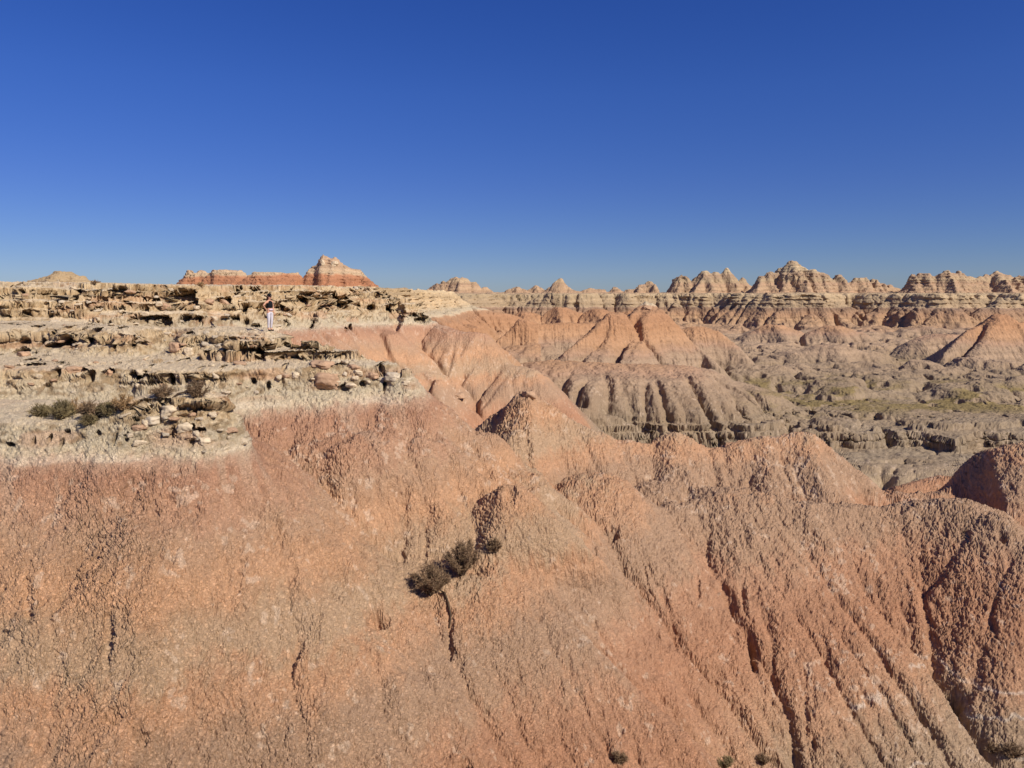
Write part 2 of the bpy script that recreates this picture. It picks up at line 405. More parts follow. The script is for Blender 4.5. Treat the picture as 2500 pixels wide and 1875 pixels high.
def dig_hole(u, v, rx, ry, depth):
    h = nhit(u, v)
    if not h: return
    for Z in (fine, near):
        q = ((Z.X - h[0]) / rx) ** 2 + ((Z.Y - h[1]) / ry) ** 2
        Z.z = (Z.z - depth * np.exp(-q * q)).astype(np.float32)
for uv, w_, dp in ((((1093, 1440), (1097, 1520), (1098, 1600), (1100, 1650)), .07, .5), (((1452, 1300), (1450, 1380), (1442, 1440)), .07, .35), (((1440, 1460), (1450, 1520)), .05, .2),
                  (((1805, 1380), (1815, 1460), (1825, 1540), (1845, 1640), (1855, 1720)), .11, .55), (((1700, 1380), (1705, 1460), (1700, 1530)), .08, .3), (((1640, 1500), (1650, 1580), (1655, 1640)), .06, .3),
                  (((1985, 1740), (1985, 1800), (1983, 1870)), .08, .5), (((1960, 1650), (1975, 1730)), .05, .25), (((2070, 1620), (2110, 1700), (2160, 1770)), .05, .2), (((2190, 1690), (2260, 1770), (2320, 1840)), .05, .2),
                  (((60, 1350), (66, 1450), (74, 1540), (82, 1580)), .07, .4), (((290, 1390), (270, 1470), (265, 1560), (262, 1640), (258, 1700)), .08, .4), (((370, 1150), (372, 1240), (378, 1290)), .08, .35),
                  (((436, 1155), (437, 1190)), .05, .4), (((140, 1120), (146, 1165)), .09, .5), (((58, 1130), (60, 1160)), .07, .4), (((230, 1440), (232, 1500)), .05, .25),
                  (((2360, 1320), (2362, 1400)), .06, .3), (((2150, 1500), (2200, 1580)), .06, .3), (((2440, 1420), (2420, 1500), (2440, 1600)), .08, .35), (((1560, 1330), (1580, 1420), (1600, 1500)), .06, .25)):
    dig_line(uv, w_, dp)
for h_ in ((1500, 1300, .16, .22, .5), (1490, 1285, .08, .12, .3), (2325, 1715, .28, .30, .8), (2340, 1735, .25, .25, .5), (340, 1790, .16, .12, .45), (275, 1742, .22, .1, .35), (915, 1500, .2, .35, .45), (925, 1530, .3, .3, .25),
           (2447, 1310, .12, .2, .4), (262, 1400, .1, .15, .3), (1135, 1865, .15, .15, .4), (1245, 1195, .22, .3, .3)):
    dig_hole(*h_)
# black recess in the plateau cliff
h = nhit(962, 790)
if h:
    for Z in (near,):
        q = ((Z.X - h[0] - .1) / .55) ** 2 + ((Z.Y - h[1] - 1.2) / 1.8) ** 2
        Z.z = (Z.z - 1.5 * np.exp(-q * q)).astype(np.float32)
log('near grid')
# ================================================================== VALLEY AND BUTTES
mid = Zone(-190, 195, 88, 236, 0.34)
X, Y = mid.X, mid.Y
def valley(X, Y):
    b = np.interp(Y, [60, 88, 105, 130, 200, 280, 330], [-21, -18.6, -16, -14.0, -12.6, -12.2, -11.8]).astype(np.float32)
    a = sstep(92, 115, Y)
    h = 2.2 * (1 - np.abs(fbm2(X * .035, Y * .05, 3, 81))) + 3.0 * fbm2(X * .07, Y * .11, 4, 82) + 1.8 * (.5 - np.abs(fbm2(X * .12, Y * .16, 3, 83)))
    return b + h * (.35 + .65 * a) - 1.0
z = valley(X, Y)
z = smax(z - .8, benches(X, Y), .4)
def mesa1_far(X, Y):
    mx = X + 1.3 * n2(X * .22, Y * .22, 31) + .7 * n2(X * .6, Y * .6, 32); my = Y + 1.3 * n2(X * .22, Y * .22, 33) + .7 * n2(X * .6, Y * .6, 34)
    return mesa1(X, Y, mx, my)[0]
z = smax(z, mesa1_far(X, Y), .3)
# central butte
skirt = ([0, 6, 12, 18, 26, 60], [0, -1.6, -5.2, -9.5, -13, -25])
z = smax(z, ridge(X, Y, PL((1180, 940, 112), (1260, 900, 110), (1340, 885, 107), (1500, 890, 105), (1640, 893, 106), (1700, 905, 108), (1780, 935, 108)), prof=skirt, flute=.22, fl=3.2, seed=24), .8)
z = smax(z, ridge(X, Y, PL((1700, 905, 112), (1770, 945, 105), (1805, 1000, 99), (1835, 1075, 94)), .75, 1.2, flute=.15, fl=2.5, seed=25), .6)
M1R = PL((1385, 872, 116), (1453, 815, 121), (1471, 797, 123), (1488, 785, 124), (1500, 774, 125), (1507, 774, 125), (1517, 783, 126), (1529, 792, 127), (1542, 784, 127.5), (1557, 764, 129), (1566, 748, 130), (1578, 743, 130), (1592, 745, 130), (1600, 756, 130),
         (1612, 778, 131), (1622, 795, 131), (1634, 796, 132), (1648, 812, 132), (1675, 835, 130), (1750, 905, 122))
z = smax(z, ridge(X, Y, PL((1650, 815, 142), (1700, 802, 142), (1740, 816, 141), (1785, 850, 139), (1840, 908, 134)), .8, .6, flute=.14, fl=2.6, seed=29), .4)
SHARP = ([0, .6, 1.6, 5, 12, 22, 60], [0, -.8, -2.0, -5.0, -10.6, -18, -50])
z = smax(z, ridge(X, Y, M1R, prof=SHARP, flute=.16, fl=2.6, seed=26), .4)
z = smax(z, ridge(X, Y, PL((1585, 755, 130), (1560, 830, 122), (1530, 890, 114)), .86, .5, flute=.14, fl=2.4, seed=27), .5)
z = smax(z, ridge(X, Y, PL((1503, 776, 125), (1475, 850, 119), (1450, 885, 114)), .86, .5, flute=.14, fl=2.4, seed=28), .5)
# red mound to its left, tan knolls in front
z = smax(z, ridge(X, Y, PL((1200, 860, 148), (1240, 830, 150), (1276, 790, 152), (1300, 796, 153), (1400, 794, 156), (1470, 792, 160), (1540, 800, 166)), .82, .4, flute=.14, fl=2.6, seed=30), .4)
z = smax(z, ridge(X, Y, PL((1275, 845, 138), (1310, 843, 138), (1350, 865, 136)), prof=([0, 5, 10, 20], [0, -1.4, -5, -13]), flute=.15, fl=2.5, seed=31), .5)
# red hills further left and back
z = smax(z, ridge(X, Y, PL((960, 800, 190), (1010, 772, 192), (1060, 752, 194), (1118, 733, 196), (1150, 752, 196), (1190, 762, 198), (1250, 775, 200), (1310, 800, 200)), .75, .6, flute=.14, fl=3, seed=32), .6)
for (u0, v0, u1, v1, D) in ((1330, 760, 1400, 750, 225), (1420, 764, 1500, 752, 222), (1240, 768, 1320, 758, 226), (1500, 748, 1600, 758, 228), (1850, 800, 1930, 795, 190), (1990, 800, 2080, 797, 186), (1950, 845, 2100, 850, 152)):
    z = smax(z, ridge(X, Y, PL((u0, v0 + 14, D), ((u0 + u1) / 2, (v0 + v1) / 2 - 2, D), (u1, v1 + 14, D)), .6, 1.0, flute=.15, fl=3, seed=33 + D % 7), .8)
# red hill on the right
z = smax(z, ridge(X, Y, PL((2305, 880, 141), (2340, 840, 144), (2368, 812, 146), (2405, 800, 149), (2432, 778, 150), (2440, 776, 150), (2462, 790, 151), (2500, 792, 153), (2580, 790, 156), (2750, 802, 160)), prof=SHARP, flute=.16, fl=2.4, seed=40), .4)
z = smax(z, ridge(X, Y, PL((2440, 776, 150), (2400, 840, 143), (2370, 880, 139)), .86, .4, flute=.14, fl=2.2, seed=41), .4)
z = smax(z, ridge(X, Y, PL((2250, 832, 168), (2300, 815, 170), (2340, 820, 172)), .6, .8, flute=.1, seed=42), .5)
# low grey ridge behind the near saddle
z = smax(z, ridge(X, Y, PL((1380, 1000, 92), (1450, 1020, 91), (1540, 1045, 90), (1640, 1110, 89)), .5, 1.5, seed=43), .5)
# buttes that stand on the plateau
def on_top(X, Y, k=1.0):
    b = ridge(X, Y, PL((735, 698, 148), (752, 668, 149), (764, 660, 150), (779, 652, 150), (787, 643, 150), (787, 630, 150), (789, 626, 150), (796, 633, 150), (803, 634, 150), (816, 634, 150), (824, 638, 150),
                       (830, 651, 150), (842, 656, 150), (862, 661, 151), (880, 668, 151), (893, 682, 151), (912, 700, 150)), 1.0 * k, .25)
    b = np.maximum(b, ridge(X, Y, PL((592, 694, 146), (624, 669, 147), (632, 666, 147), (665, 669, 147), (700, 671, 148), (728, 670, 149), (742, 694, 149)), .95, .3))
    b = np.maximum(b, ridge(X, Y, PL((500, 694, 149), (508, 678, 150), (524, 664, 150), (555, 663, 150), (585, 664, 150), (608, 684, 150)), .95, .3))
    b = np.maximum(b, ridge(X, Y, PL((448, 690, 152), (458, 669, 152), (466, 667, 152), (478, 680, 152), (490, 666, 153), (500, 671, 153), (524, 672, 153)), .95, .3))
    b = np.maximum(b, ridge(X, Y, PL((75, 692, 102), (104, 686, 102), (112, 680, 102), (132, 679, 102), (142, 673, 102), (148, 667, 102), (160, 666, 102), (168, 673, 102), (184, 677, 102), (196, 682, 102), (212, 692, 102)), .6, .3))
    return b
z = smax(z, on_top(X, Y) + .12 * fbm2(X * .9, Y * .9, 3, 95), .2)
wall_gap = np.where(X > -4, sstep(88.3, 91.5, Y), sstep(91, 96, Y)) * sstep(234, 226, Y)
t_ = z - zb(Y)
z = z + (.35 * fbm2(X * .25, Y * .25, 4, 96) * np.where(t_ > 0, .5, 1)) * wall_gap
z = carve_rills(z, mid.c, iters=11, n=130000, steps=90, k=.19, blur=.2, seed=5, mask=(np.where(t_ > 0, .6, 1.0) * wall_gap).astype(np.float32), inertia=.2, cap=3.2)
# the crests keep their edge
z = np.maximum(z, ridge(X, Y, M1R, 1.15, .05))
for u, v, D, sl in ((1578, 737, 130, 1.25), (1591, 741, 130, 1.6), (1566, 748, 130, 1.4), (1503, 766, 125, 1.4), (1634, 790, 132, 1.5), (2438, 770, 150, 1.5)):
    p_ = P(u, v, D); z = np.maximum(z, p_[2] + .35 - sl * np.hypot(X - p_[0], Y - p_[1]))
z = np.maximum(z, on_top(X, Y, 1.5) + .1)
for u, v, D, sl in ((789, 620, 150, 2.2), (816, 630, 150, 2.0), (802, 631, 150, 2.0), (466, 664, 152, 1.5), (492, 663, 153, 1.5)):
    p_ = P(u, v, D); z = np.maximum(z, p_[2] + .4 - sl * np.hypot(X - p_[0], Y - p_[1]))
# thin hard beds in the grey lower rocks: small ledges with drip flutes under them
ql = sstep(-11.5, -13, z) * wall_gap

mid.z = z.astype(np.float32)
log('mid grid')

# ================================================================== FAR WALL
far = Zone(-300, 320, 222, 440, 0.45)
X, Y = far.X, far.Y
z = valley(X, Y)
RIM = [(-400, 262)] + [P(u, 710, D)[:2] for u, D in ((600, 280), (900, 278), (1000, 272), (1110, 270), (1200, 282), (1300, 287), (1400, 276), (1500, 282), (1620, 285), (1760, 277), (1850, 268), (1960, 262), (2060, 270),
                                                      (2150, 260), (2260, 252), (2350, 262), (2450, 250), (2560, 258), (2800, 250))] + [(340, 245), (340, 600), (-400, 600)]
ang = X / Y
sx = X + 6 * n2(X * .045, Y * .045, 101) + 3.5 * n2(X * .12, Y * .12, 102) + 1.2 * n2(X * .4, Y * .4, 103)
sy = Y + 9 * n2(X * .045, Y * .045, 104) + 4.5 * n2(X * .12, Y * .12, 105) + 1.6 * n2(X * .4, Y * .4, 106)
dw, tw = poly_sd(sx, sy, RIM)
spur = 5.5 * (1 - 2 * np.abs(n2(tw * .055, tw * 0 + 5, 107))) + 2.5 * (1 - 2 * np.abs(n2(tw * .16, dw * .02, 108)))
dd = dw - spur * sstep(2, 12, dw)
wall = np.interp(dd, [-60, -20, -.5, 0, 1.0, 2.2, 3.2, 4.4, 5.2, 16, 30, 60], [1.0, .6, .2, -.3, -1.9, -2.3, -4.0, -4.4, -5.2, -11.5, -14.5, -30]).astype(np.float32)
z = smax(z, wall, .3)
def crest(pts, sl=1.1, prof=None):
    return ridge(X + .35 * n2(X * .4, Y * .4, 110), Y + 1.0 * n2(X * .2, Y * .2, 111), pts, sl, .12, prof=prof, flute=.25, fl=3.5, seed=44)
def skyline(D, uv, sl=1.1): return crest([P(u, v, D + 3 * math.sin(u * .021)) for u, v in uv], sl)
tops = [skyline(322, ((1035, 716), (1058, 704), (1072, 697), (1085, 690), (1098, 690), (1110, 682), (1122, 678), (1134, 681), (1142, 686), (1147, 694), (1153, 689), (1160, 697), (1170, 708), (1183, 708), (1190, 705), (1200, 714))),
        skyline(316, ((960, 716), (975, 705), (990, 704), (1010, 712)), .8),
        skyline(316, ((1232, 714), (1250, 705), (1262, 701), (1272, 704), (1290, 714))), skyline(318, ((1288, 714), (1302, 704), (1312, 699), (1320, 704), (1338, 714))),
        skyline(312, ((1328, 714), (1345, 703), (1354, 694), (1360, 688), (1367, 685), (1374, 689), (1380, 699), (1392, 707), (1418, 715)), 1.2),
        skyline(316, ((1408, 712), (1440, 709), (1490, 712), (1498, 707), (1502, 704), (1508, 709), (1520, 715)), .8),
        skyline(310, ((1522, 715), (1540, 706), (1552, 706), (1564, 696), (1580, 694), (1599, 691), (1602, 705), (1606, 716)), 1.3),
        skyline(316, ((1628, 716), (1636, 700), (1642, 688), (1652, 680), (1662, 671), (1672, 679), (1690, 687), (1702, 676), (1716, 661), (1726, 661), (1734, 670), (1748, 664), (1758, 670), (1773, 662), (1784, 672), (1794, 683), (1806, 688),
                      (1814, 683), (1826, 697), (1850, 700), (1870, 712)), 1.0),
        skyline(300, ((1815, 720), (1838, 700), (1850, 685), (1874, 668), (1895, 665), (1908, 658), (1922, 647), (1932, 643), (1944, 644), (1952, 655), (1966, 661), (1985, 661), (1996, 668), (2012, 672), (2022, 684), (2036, 688), (2044, 671),
                      (2052, 675), (2062, 688), (2078, 690), (2088, 683), (2100, 680), (2112, 683), (2122, 696), (2132, 686), (2140, 684), (2150, 693), (2166, 695), (2190, 705), (2215, 712)), 1.0),
        crest(PL((1955, 662, 300), (1965, 690, 292), (1985, 735, 284)), 1.1), crest(PL((1860, 680, 300), (1850, 715, 290)), 1.0), crest(PL((2044, 675, 300), (2060, 715, 290)), 1.0), crest(PL((1720, 665, 316), (1700, 712, 302)), 1.0),
        skyline(292, ((2195, 714), (2212, 696), (2222, 682), (2230, 674), (2270, 674), (2296, 674), (2304, 668), (2310, 661), (2316, 667), (2345, 672), (2370, 680), (2400, 676), (2425, 673), (2442, 667), (2456, 672), (2470, 677), (2500, 674),
                      (2560, 668), (2640, 680), (2750, 676)), .95),
        crest(PL((2300, 672, 292), (2330, 700, 282), (2345, 735, 272)), .95), crest(PL((2430, 672, 292), (2480, 720, 276)), .95)]
tp = tops[0]
for t in tops[1:]: tp = np.maximum(tp, t)
tp = tp + sstep(.5, 3, tp) * (1.5 * (np.abs(n2(X * .42, Y * .3, 113)) - .3) + .8 * (np.abs(n2(X * 1.0, Y * .7, 114)) - .3))
z = smax(z, tp, .12)
fe = sstep(224, 232, Y) * sstep(438, 425, Y)
z = z + .35 * fbm2(X * .2, Y * .2, 3, 112) * fe
z = carve_rills(z, far.c, iters=9, n=90000, steps=60, k=.15, blur=.15, seed=9, mask=fe.astype(np.float32), inertia=.15, cap=3.0)
for u, v, D, sl in ((1155, 688, 320, 1.9), (1128, 677, 322, 1.4), (1098, 688, 322, 1.5), (1262, 700, 316, 1.6), (1312, 698, 318, 1.7), (1365, 683, 312, 1.8), (1502, 703, 316, 2.0), (1598, 690, 310, 2.2), (1664, 670, 316, 1.6), (1712, 664, 316, 2.0),
                    (1724, 658, 316, 1.8), (1748, 662, 316, 2.2), (1774, 660, 316, 1.8), (1814, 681, 316, 1.8), (1876, 666, 300, 1.7), (1935, 642, 300, 1.2), (1957, 656, 300, 2.0), (1984, 658, 300, 2.0), (2012, 670, 300, 2.0), (2045, 668, 300, 2.2),
                    (2088, 681, 300, 2.0), (2112, 679, 300, 1.8), (2140, 682, 300, 1.9), (2160, 690, 300, 2.0), (2232, 672, 292, 1.8), (2310, 659, 292, 2.2), (2440, 665, 292, 1.7), (2480, 674, 292, 1.7), (2400, 673, 292, 1.5),
                    (980, 702, 316, 1.4), (1190, 703, 322, 1.7), (1000, 706, 316, 1.2), (1440, 707, 316, 1.2), (1560, 697, 310, 1.5)):
    p_ = P(u, v, D); hq = np.hypot(X - p_[0], (Y - p_[1]) * .6); tp = np.maximum(tp, np.where(hq < 5, p_[2] + .35 - sl * hq * (1 + .25 * n2(X * .8, Y * .8, 116)), -99))
zz = np.where(tp > 1.2, tp - .15 - .25 * np.abs(n2(X * 1.3, Y * 1.3, 115)), -99)
z = np.maximum(z, zz)
far.z = z.astype(np.float32)
# hand over between the grids without a step
def handover(a, b, y0, y1):
    m = (a.Y > y0)
    s = sstep(y0, y1, a.Y[m])
    a.z[m] = a.z[m] * (1 - s) + s * b.at(a.X[m], a.Y[m])
m_ = (near.Y > 88.6)
s_ = np.where(near.X[m_] > -4, sstep(88.6, 92, near.Y[m_]), sstep(91, 96, near.Y[m_]))
near.z[m_] = near.z[m_] * (1 - s_) + s_ * mid.at(near.X[m_], near.Y[m_])
handover(mid, far, 224, 232)
log('far grid')
# ================================================================== SURFACE FINDER
def zsurf(x, y):
    x = np.asarray(x, np.float32); y = np.asarray(y, np.float32)
    zn = near.at(x, y); zm = mid.at(x, y); zf = far.at(x, y)
    return np.where(y < 96, zn, np.where(y < 232, zm, zf))
_R = np.exp(np.linspace(math.log(6), math.log(430), 9000))
def hit(u, v, dmin=6):
    r = ray(u, v); r = r / r[1]; t = _R[_R > dmin]
    s = zsurf(r[0] * t, t); k = np.nonzero(s > r[2] * t)[0]
    if len(k) == 0: return None
    d = t[k[0]]; return Vector((r[0] * d, d, float(zsurf([r[0] * d], [d])[0])))

# ================================================================== ROCK MATERIAL
def lin(r, g, b):
    f = lambda c: ((c / 255 + .055) / 1.055) ** 2.4 if c > 10 else c / 255 / 12.92
    return np.array([f(r), f(g), f(b)], np.float32)
# bed colours by height above (+) or below (-) the foot of the caprock
def table(rows):
    a = np.array([r[0] for r in rows], np.float32); c = np.array([lin(*r[1:]) for r in rows], np.float32); return a, c
CAP = [(.12, 206, 184, 154), (.3, 196, 178, 150), (.7, 196, 178, 150), (1.3, 208, 182, 146), (2.2, 212, 184, 146), (3.2, 200, 172, 134), (4.4, 214, 188, 150)]
TAB = {
 'near': table([(-30, 174, 152, 124), (-16, 178, 154, 124), (-13.0, 184, 156, 126), (-11.6, 186, 154, 123), (-10.6, 194, 150, 116), (-9.7, 194, 145, 111), (-8.8, 188, 138, 105), (-7.8, 192, 144, 111), (-6.9, 188, 150, 119), (-6.0, 186, 150, 120),
               (-5.0, 202, 154, 117), (-4.4, 192, 158, 125), (-3.8, 195, 159, 125), (-3.1, 204, 157, 119), (-2.5, 202, 156, 119), (-1.9, 196, 156, 123), (-1.4, 194, 150, 118), (-.9, 192, 146, 114), (-.4, 188, 141, 111), (-.1, 194, 156, 127)] + CAP + [(6, 220, 196, 154)]),
 'mid': table([(-30, 164, 147, 124), (-12, 172, 150, 124), (-9.5, 178, 152, 126), (-7.6, 174, 147, 122), (-6.8, 180, 146, 120), (-5.8, 186, 147, 114), (-3.5, 188, 143, 107), (-1.5, 180, 136, 103), (-.12, 178, 140, 110)] + CAP +
             [(4.8, 220, 196, 156), (5.1, 180, 126, 94), (7.1, 182, 130, 98), (7.5, 200, 174, 142), (9, 188, 158, 130), (11, 196, 164, 134), (16, 204, 180, 146)]),
 'far': table([(-30, 168, 152, 126), (-9, 180, 154, 128), (-7, 184, 150, 122), (-5, 184, 149, 118), (-3.5, 190, 152, 118), (-2.2, 180, 142, 112), (-.8, 166, 133, 107), (-.12, 160, 130, 110), (.12, 190, 163, 132), (1.5, 182, 156, 126), (3, 194, 167, 134), (4.4, 200, 174, 140),
              (5.5, 190, 154, 124), (7, 194, 162, 130), (8.5, 184, 150, 122), (10, 198, 170, 136), (12, 188, 156, 128), (14, 202, 178, 144), (17, 196, 168, 136), (24, 206, 184, 150)])}
def bed_colour(x, y, z, zone):
    t = z - zb(y)
    wob = .22 * n2(x * .21, y * .21, 121) + .1 * n2(x * .9, y * .9, 122) + (.14 * n2(x * 2.0, y * 1.0, 120) + .14 * n2(x * 5.5, y * 3.5, 119) + .10 * n2(x * 13, y * 6, 118) if zone == 'near' else 0)
    t = t + wob * np.where(np.abs(t) < 1, .5, 1.6 if zone != 'near' else 1.5)
    if zone == 'mid':
        t = np.where(y < 125, np.minimum(t, 3.3), t)
        t = t - 1.5 * ((x > 5) & (y > 110))
    ta, tc = TAB[zone]
    c = np.stack([np.interp(t, ta, tc[:, i]) for i in range(3)], -1).astype(np.float32)
    if zone == 'near':
        ml = (sstep(76, 84, y) * sstep(-4, 2, x))[..., None]; ta, tc = TAB['mid']
        c = c * (1 - ml) + ml * np.stack([np.interp(t, ta, tc[:, i]) for i in range(3)], -1).astype(np.float32)
    s = n2(t * 6.5 + .3 * n2(x * .3, y * .3, 123), t * 0 + 3.3, 124)
    s2 = n2(t * 1.9, t * 0 + 7.1, 125)
    m = np.where(t > .1, .13, .05) + (.07 * sstep(-7, -8, t) if zone != 'near' else 0)
    c = c * (1 + (m * s + .06 * s2)[..., None])
    if zone != 'near': c = c * (1 + (.16 if zone == 'far' else .08) * n2(t * 1.7, x * .01, 128)[..., None])
    p = fbm2(x * .17, y * .17, 3, 126); q = fbm2(x * .5, y * .5, 3, 127)
    cp_ = sstep(-.1, .2, t)[..., None]
    c = c * (np.array([.895, .905, .888], np.float32) * (1 - cp_) + cp_ * np.array([.94, .93, .88], np.float32) if zone == 'near' else np.array([.87, .845, .79], np.float32))
    if zone == 'far': c = c * np.array([.92, .94, .94], np.float32)
    if zone == 'near': c = c * (1 - ml) + ml * c * np.array([.87 / .895, .845 / .905, .79 / .888], np.float32) * (1 + np.stack([.05 * p, .10 * p, .15 * p], -1)) * (1 + .08 * q)[..., None]
    return c

def make_rock_mat(name, bump_near, scale, grain=.12, clods=0, clod_h=.2):
    m = bpy.data.materials.new(name); m.use_nodes = True
    n = m.node_tree; b = n.nodes['Principled BSDF']
    b.inputs['Roughness'].default_value = .95
    b.inputs['Specular IOR Level'].default_value = .12
    at = n.nodes.new('ShaderNodeAttribute'); at.attribute_name = 'Col'
    geo = n.nodes.new('ShaderNodeNewGeometry')
    n1 = n.nodes.new('ShaderNodeTexNoise'); n1.inputs['Scale'].default_value = scale; n1.inputs['Detail'].default_value = 6; n1.inputs['Roughness'].default_value = .7
    n.links.new(geo.outputs['Position'], n1.inputs['Vector'])
    mr = n.nodes.new('ShaderNodeMapRange'); mr.inputs[1].default_value = .25; mr.inputs[2].default_value = .75
    mr.inputs[3].default_value = 1 - grain; mr.inputs[4].default_value = 1 + grain
    n.links.new(n1.outputs[0], mr.inputs[0])
    mx = n.nodes.new('ShaderNodeVectorMath'); mx.operation = 'SCALE'
    n.links.new(at.outputs['Color'], mx.inputs[0]); n.links.new(mr.outputs[0], mx.inputs['Scale'])
    n.links.new(mx.outputs[0], b.inputs['Base Color'])
    n2_ = n.nodes.new('ShaderNodeTexNoise'); n2_.inputs['Scale'].default_value = scale * 2.2; n2_.inputs['Detail'].default_value = 5; n2_.inputs['Roughness'].default_value = .65
    n.links.new(geo.outputs['Position'], n2_.inputs['Vector'])
    if clods:
        vo = n.nodes.new('ShaderNodeTexVoronoi'); vo.feature = 'DISTANCE_TO_EDGE'; vo.inputs['Scale'].default_value = clods
        wv = n.nodes.new('ShaderNodeMix'); wv.data_type = 'VECTOR'; wv.inputs['Factor'].default_value = .22
        n.links.new(geo.outputs['Position'], wv.inputs[4]); n.links.new(n1.outputs['Color'], wv.inputs[5])
        n.links.new(wv.outputs[1], vo.inputs['Vector'])
        cl = n.nodes.new('ShaderNodeMath'); cl.operation = 'MINIMUM'; cl.inputs[1].default_value = .22
        n.links.new(vo.outputs['Distance'], cl.inputs[0])
        b0 = n.nodes.new('ShaderNodeBump'); b0.inputs['Strength'].default_value = 1; b0.inputs['Distance'].default_value = clod_h
        n.links.new(cl.outputs[0], b0.inputs['Height'])
    bp = n.nodes.new('ShaderNodeBump'); bp.inputs['Strength'].default_value = .8; bp.inputs['Distance'].default_value = bump_near
    n.links.new(n2_.outputs[0], bp.inputs['Height'])
    if clods: n.links.new(b0.outputs[0], bp.inputs['Normal'])
    n.links.new(bp.outputs[0], b.inputs['Normal'])
    return m
MAT = {'near': make_rock_mat('popcorn_clay', .036, 7.0, grain=.20, clods=14.0, clod_h=.055), 'mid': make_rock_mat('valley_clay', .22, 1.6, grain=.16), 'far': make_rock_mat('far_rock', .35, .8)}

# ================================================================== MESH OF THE LAND
TA = np.concatenate([np.linspace(-.92, -.69, 90)[:-1], np.linspace(-.69, .69, 2101), np.linspace(.69, .92, 90)[1:]]).astype(np.float32)
NC = len(TA)      # x / y of each column of vertices
def rows_for(zone, y0, y1, n, m=1500, vis_w=1.0, hid_w=.22):
    """choose the rows so that cliffs get as many vertices as flats"""
    ys = np.exp(np.linspace(math.log(y0), math.log(y1), m)).astype(np.float32)
    sub = np.arange(0, NC, 4); A, YY = np.meshgrid(TA[sub], ys, indexing='ij')
    zz = zone.at(A * YY, YY)
    el = zz / YY; mxe = np.maximum.accumulate(el, 1)
    vis = el >= mxe - .004
    dz = np.abs(np.diff(zz, axis=1)); dy = np.diff(ys)[None]
    d_el = np.abs(np.diff(el, axis=1))
    ds = (.35 * np.hypot(dy, dz) / YY[:, 1:] + d_el * .9) * np.where(vis[:, 1:], vis_w, hid_w) + .00002
    cum = np.concatenate([np.zeros((len(sub), 1)), np.cumsum(ds, 1)], 1); cum /= cum[:, -1:]
    q = np.linspace(0, 1, n); out = np.empty((len(sub), n), np.float32)
    for i in range(len(sub)): out[i] = np.interp(q, cum[i], ys)
    k = 9; pad = np.pad(out, ((k, k), (0, 0)), mode='edge'); c = np.cumsum(np.pad(pad, ((1, 0), (0, 0))), 0); out = (c[2 * k + 1:] - c[:-(2 * k + 1)]) / (2 * k + 1)
    full = np.empty((NC, n), np.float32)
    f = np.arange(NC) / 4.0; i0 = np.clip(f.astype(int), 0, len(sub) - 2); w_ = np.clip(f - i0, 0, 1)[:, None]
    full[:] = out[i0] * (1 - w_) + out[i0 + 1] * w_
    return full
def grid_normals(Pm):
    a = np.gradient(Pm, axis=0); b = np.gradient(Pm, axis=1)
    n = np.cross(a, b); n /= np.linalg.norm(n, axis=-1, keepdims=True) + 1e-9
    if n[..., 2].mean() < 0: n = -n
    return n.astype(np.float32)
def grid_object(name, Pm, Cm, mat, region=None, names=None):
    """one object per region of the land (no shared faces)"""
    h, wd = Pm.shape[:2]
    i = np.arange(h * wd).reshape(h, wd)
    q = np.stack([i[:-1, :-1], i[1:, :-1], i[1:, 1:], i[:-1, 1:]], -1).reshape(-1, 4)
    V = np.ascontiguousarray(Pm, np.float32).reshape(-1, 3)
    C4 = np.concatenate([np.clip(Cm, 0, 1), np.ones((h, wd, 1))], -1).astype(np.float32).reshape(-1, 4)
    NV = grid_normals(Pm).reshape(-1, 3)
    rg = np.zeros(len(q), int) if region is None else region[:-1, :-1].reshape(-1)
    names = names or [name]
    for r, nm in enumerate(names):
        qq = q[rg == r]
        if len(qq) == 0: continue
        used = np.unique(qq); mp = np.full(h * wd, -1, np.int64); mp[used] = np.arange(len(used)); qq = mp[qq]
        me = bpy.data.meshes.new(nm)
        me.vertices.add(len(used)); me.vertices.foreach_set('co', V[used].ravel())
        me.loops.add(qq.size); me.loops.foreach_set('vertex_index', qq.ravel().astype(np.int32))
        me.polygons.add(len(qq)); me.polygons.foreach_set('loop_start', np.arange(0, qq.size, 4, dtype=np.int32))
        me.update(calc_edges=True)
        me.polygons.foreach_set('use_smooth', np.ones(len(qq), bool))
        ca = me.color_attributes.new('Col', 'FLOAT_COLOR', 'POINT')
        ca.data.foreach_set('color', C4[used].ravel())
        if len(names) > 1: me.normals_split_custom_set_from_vertices(NV[used])
        me.materials.append(mat)
        o = bpy.data.objects.new(nm, me); COL.objects.link(o); o['kind'] = 'structure'
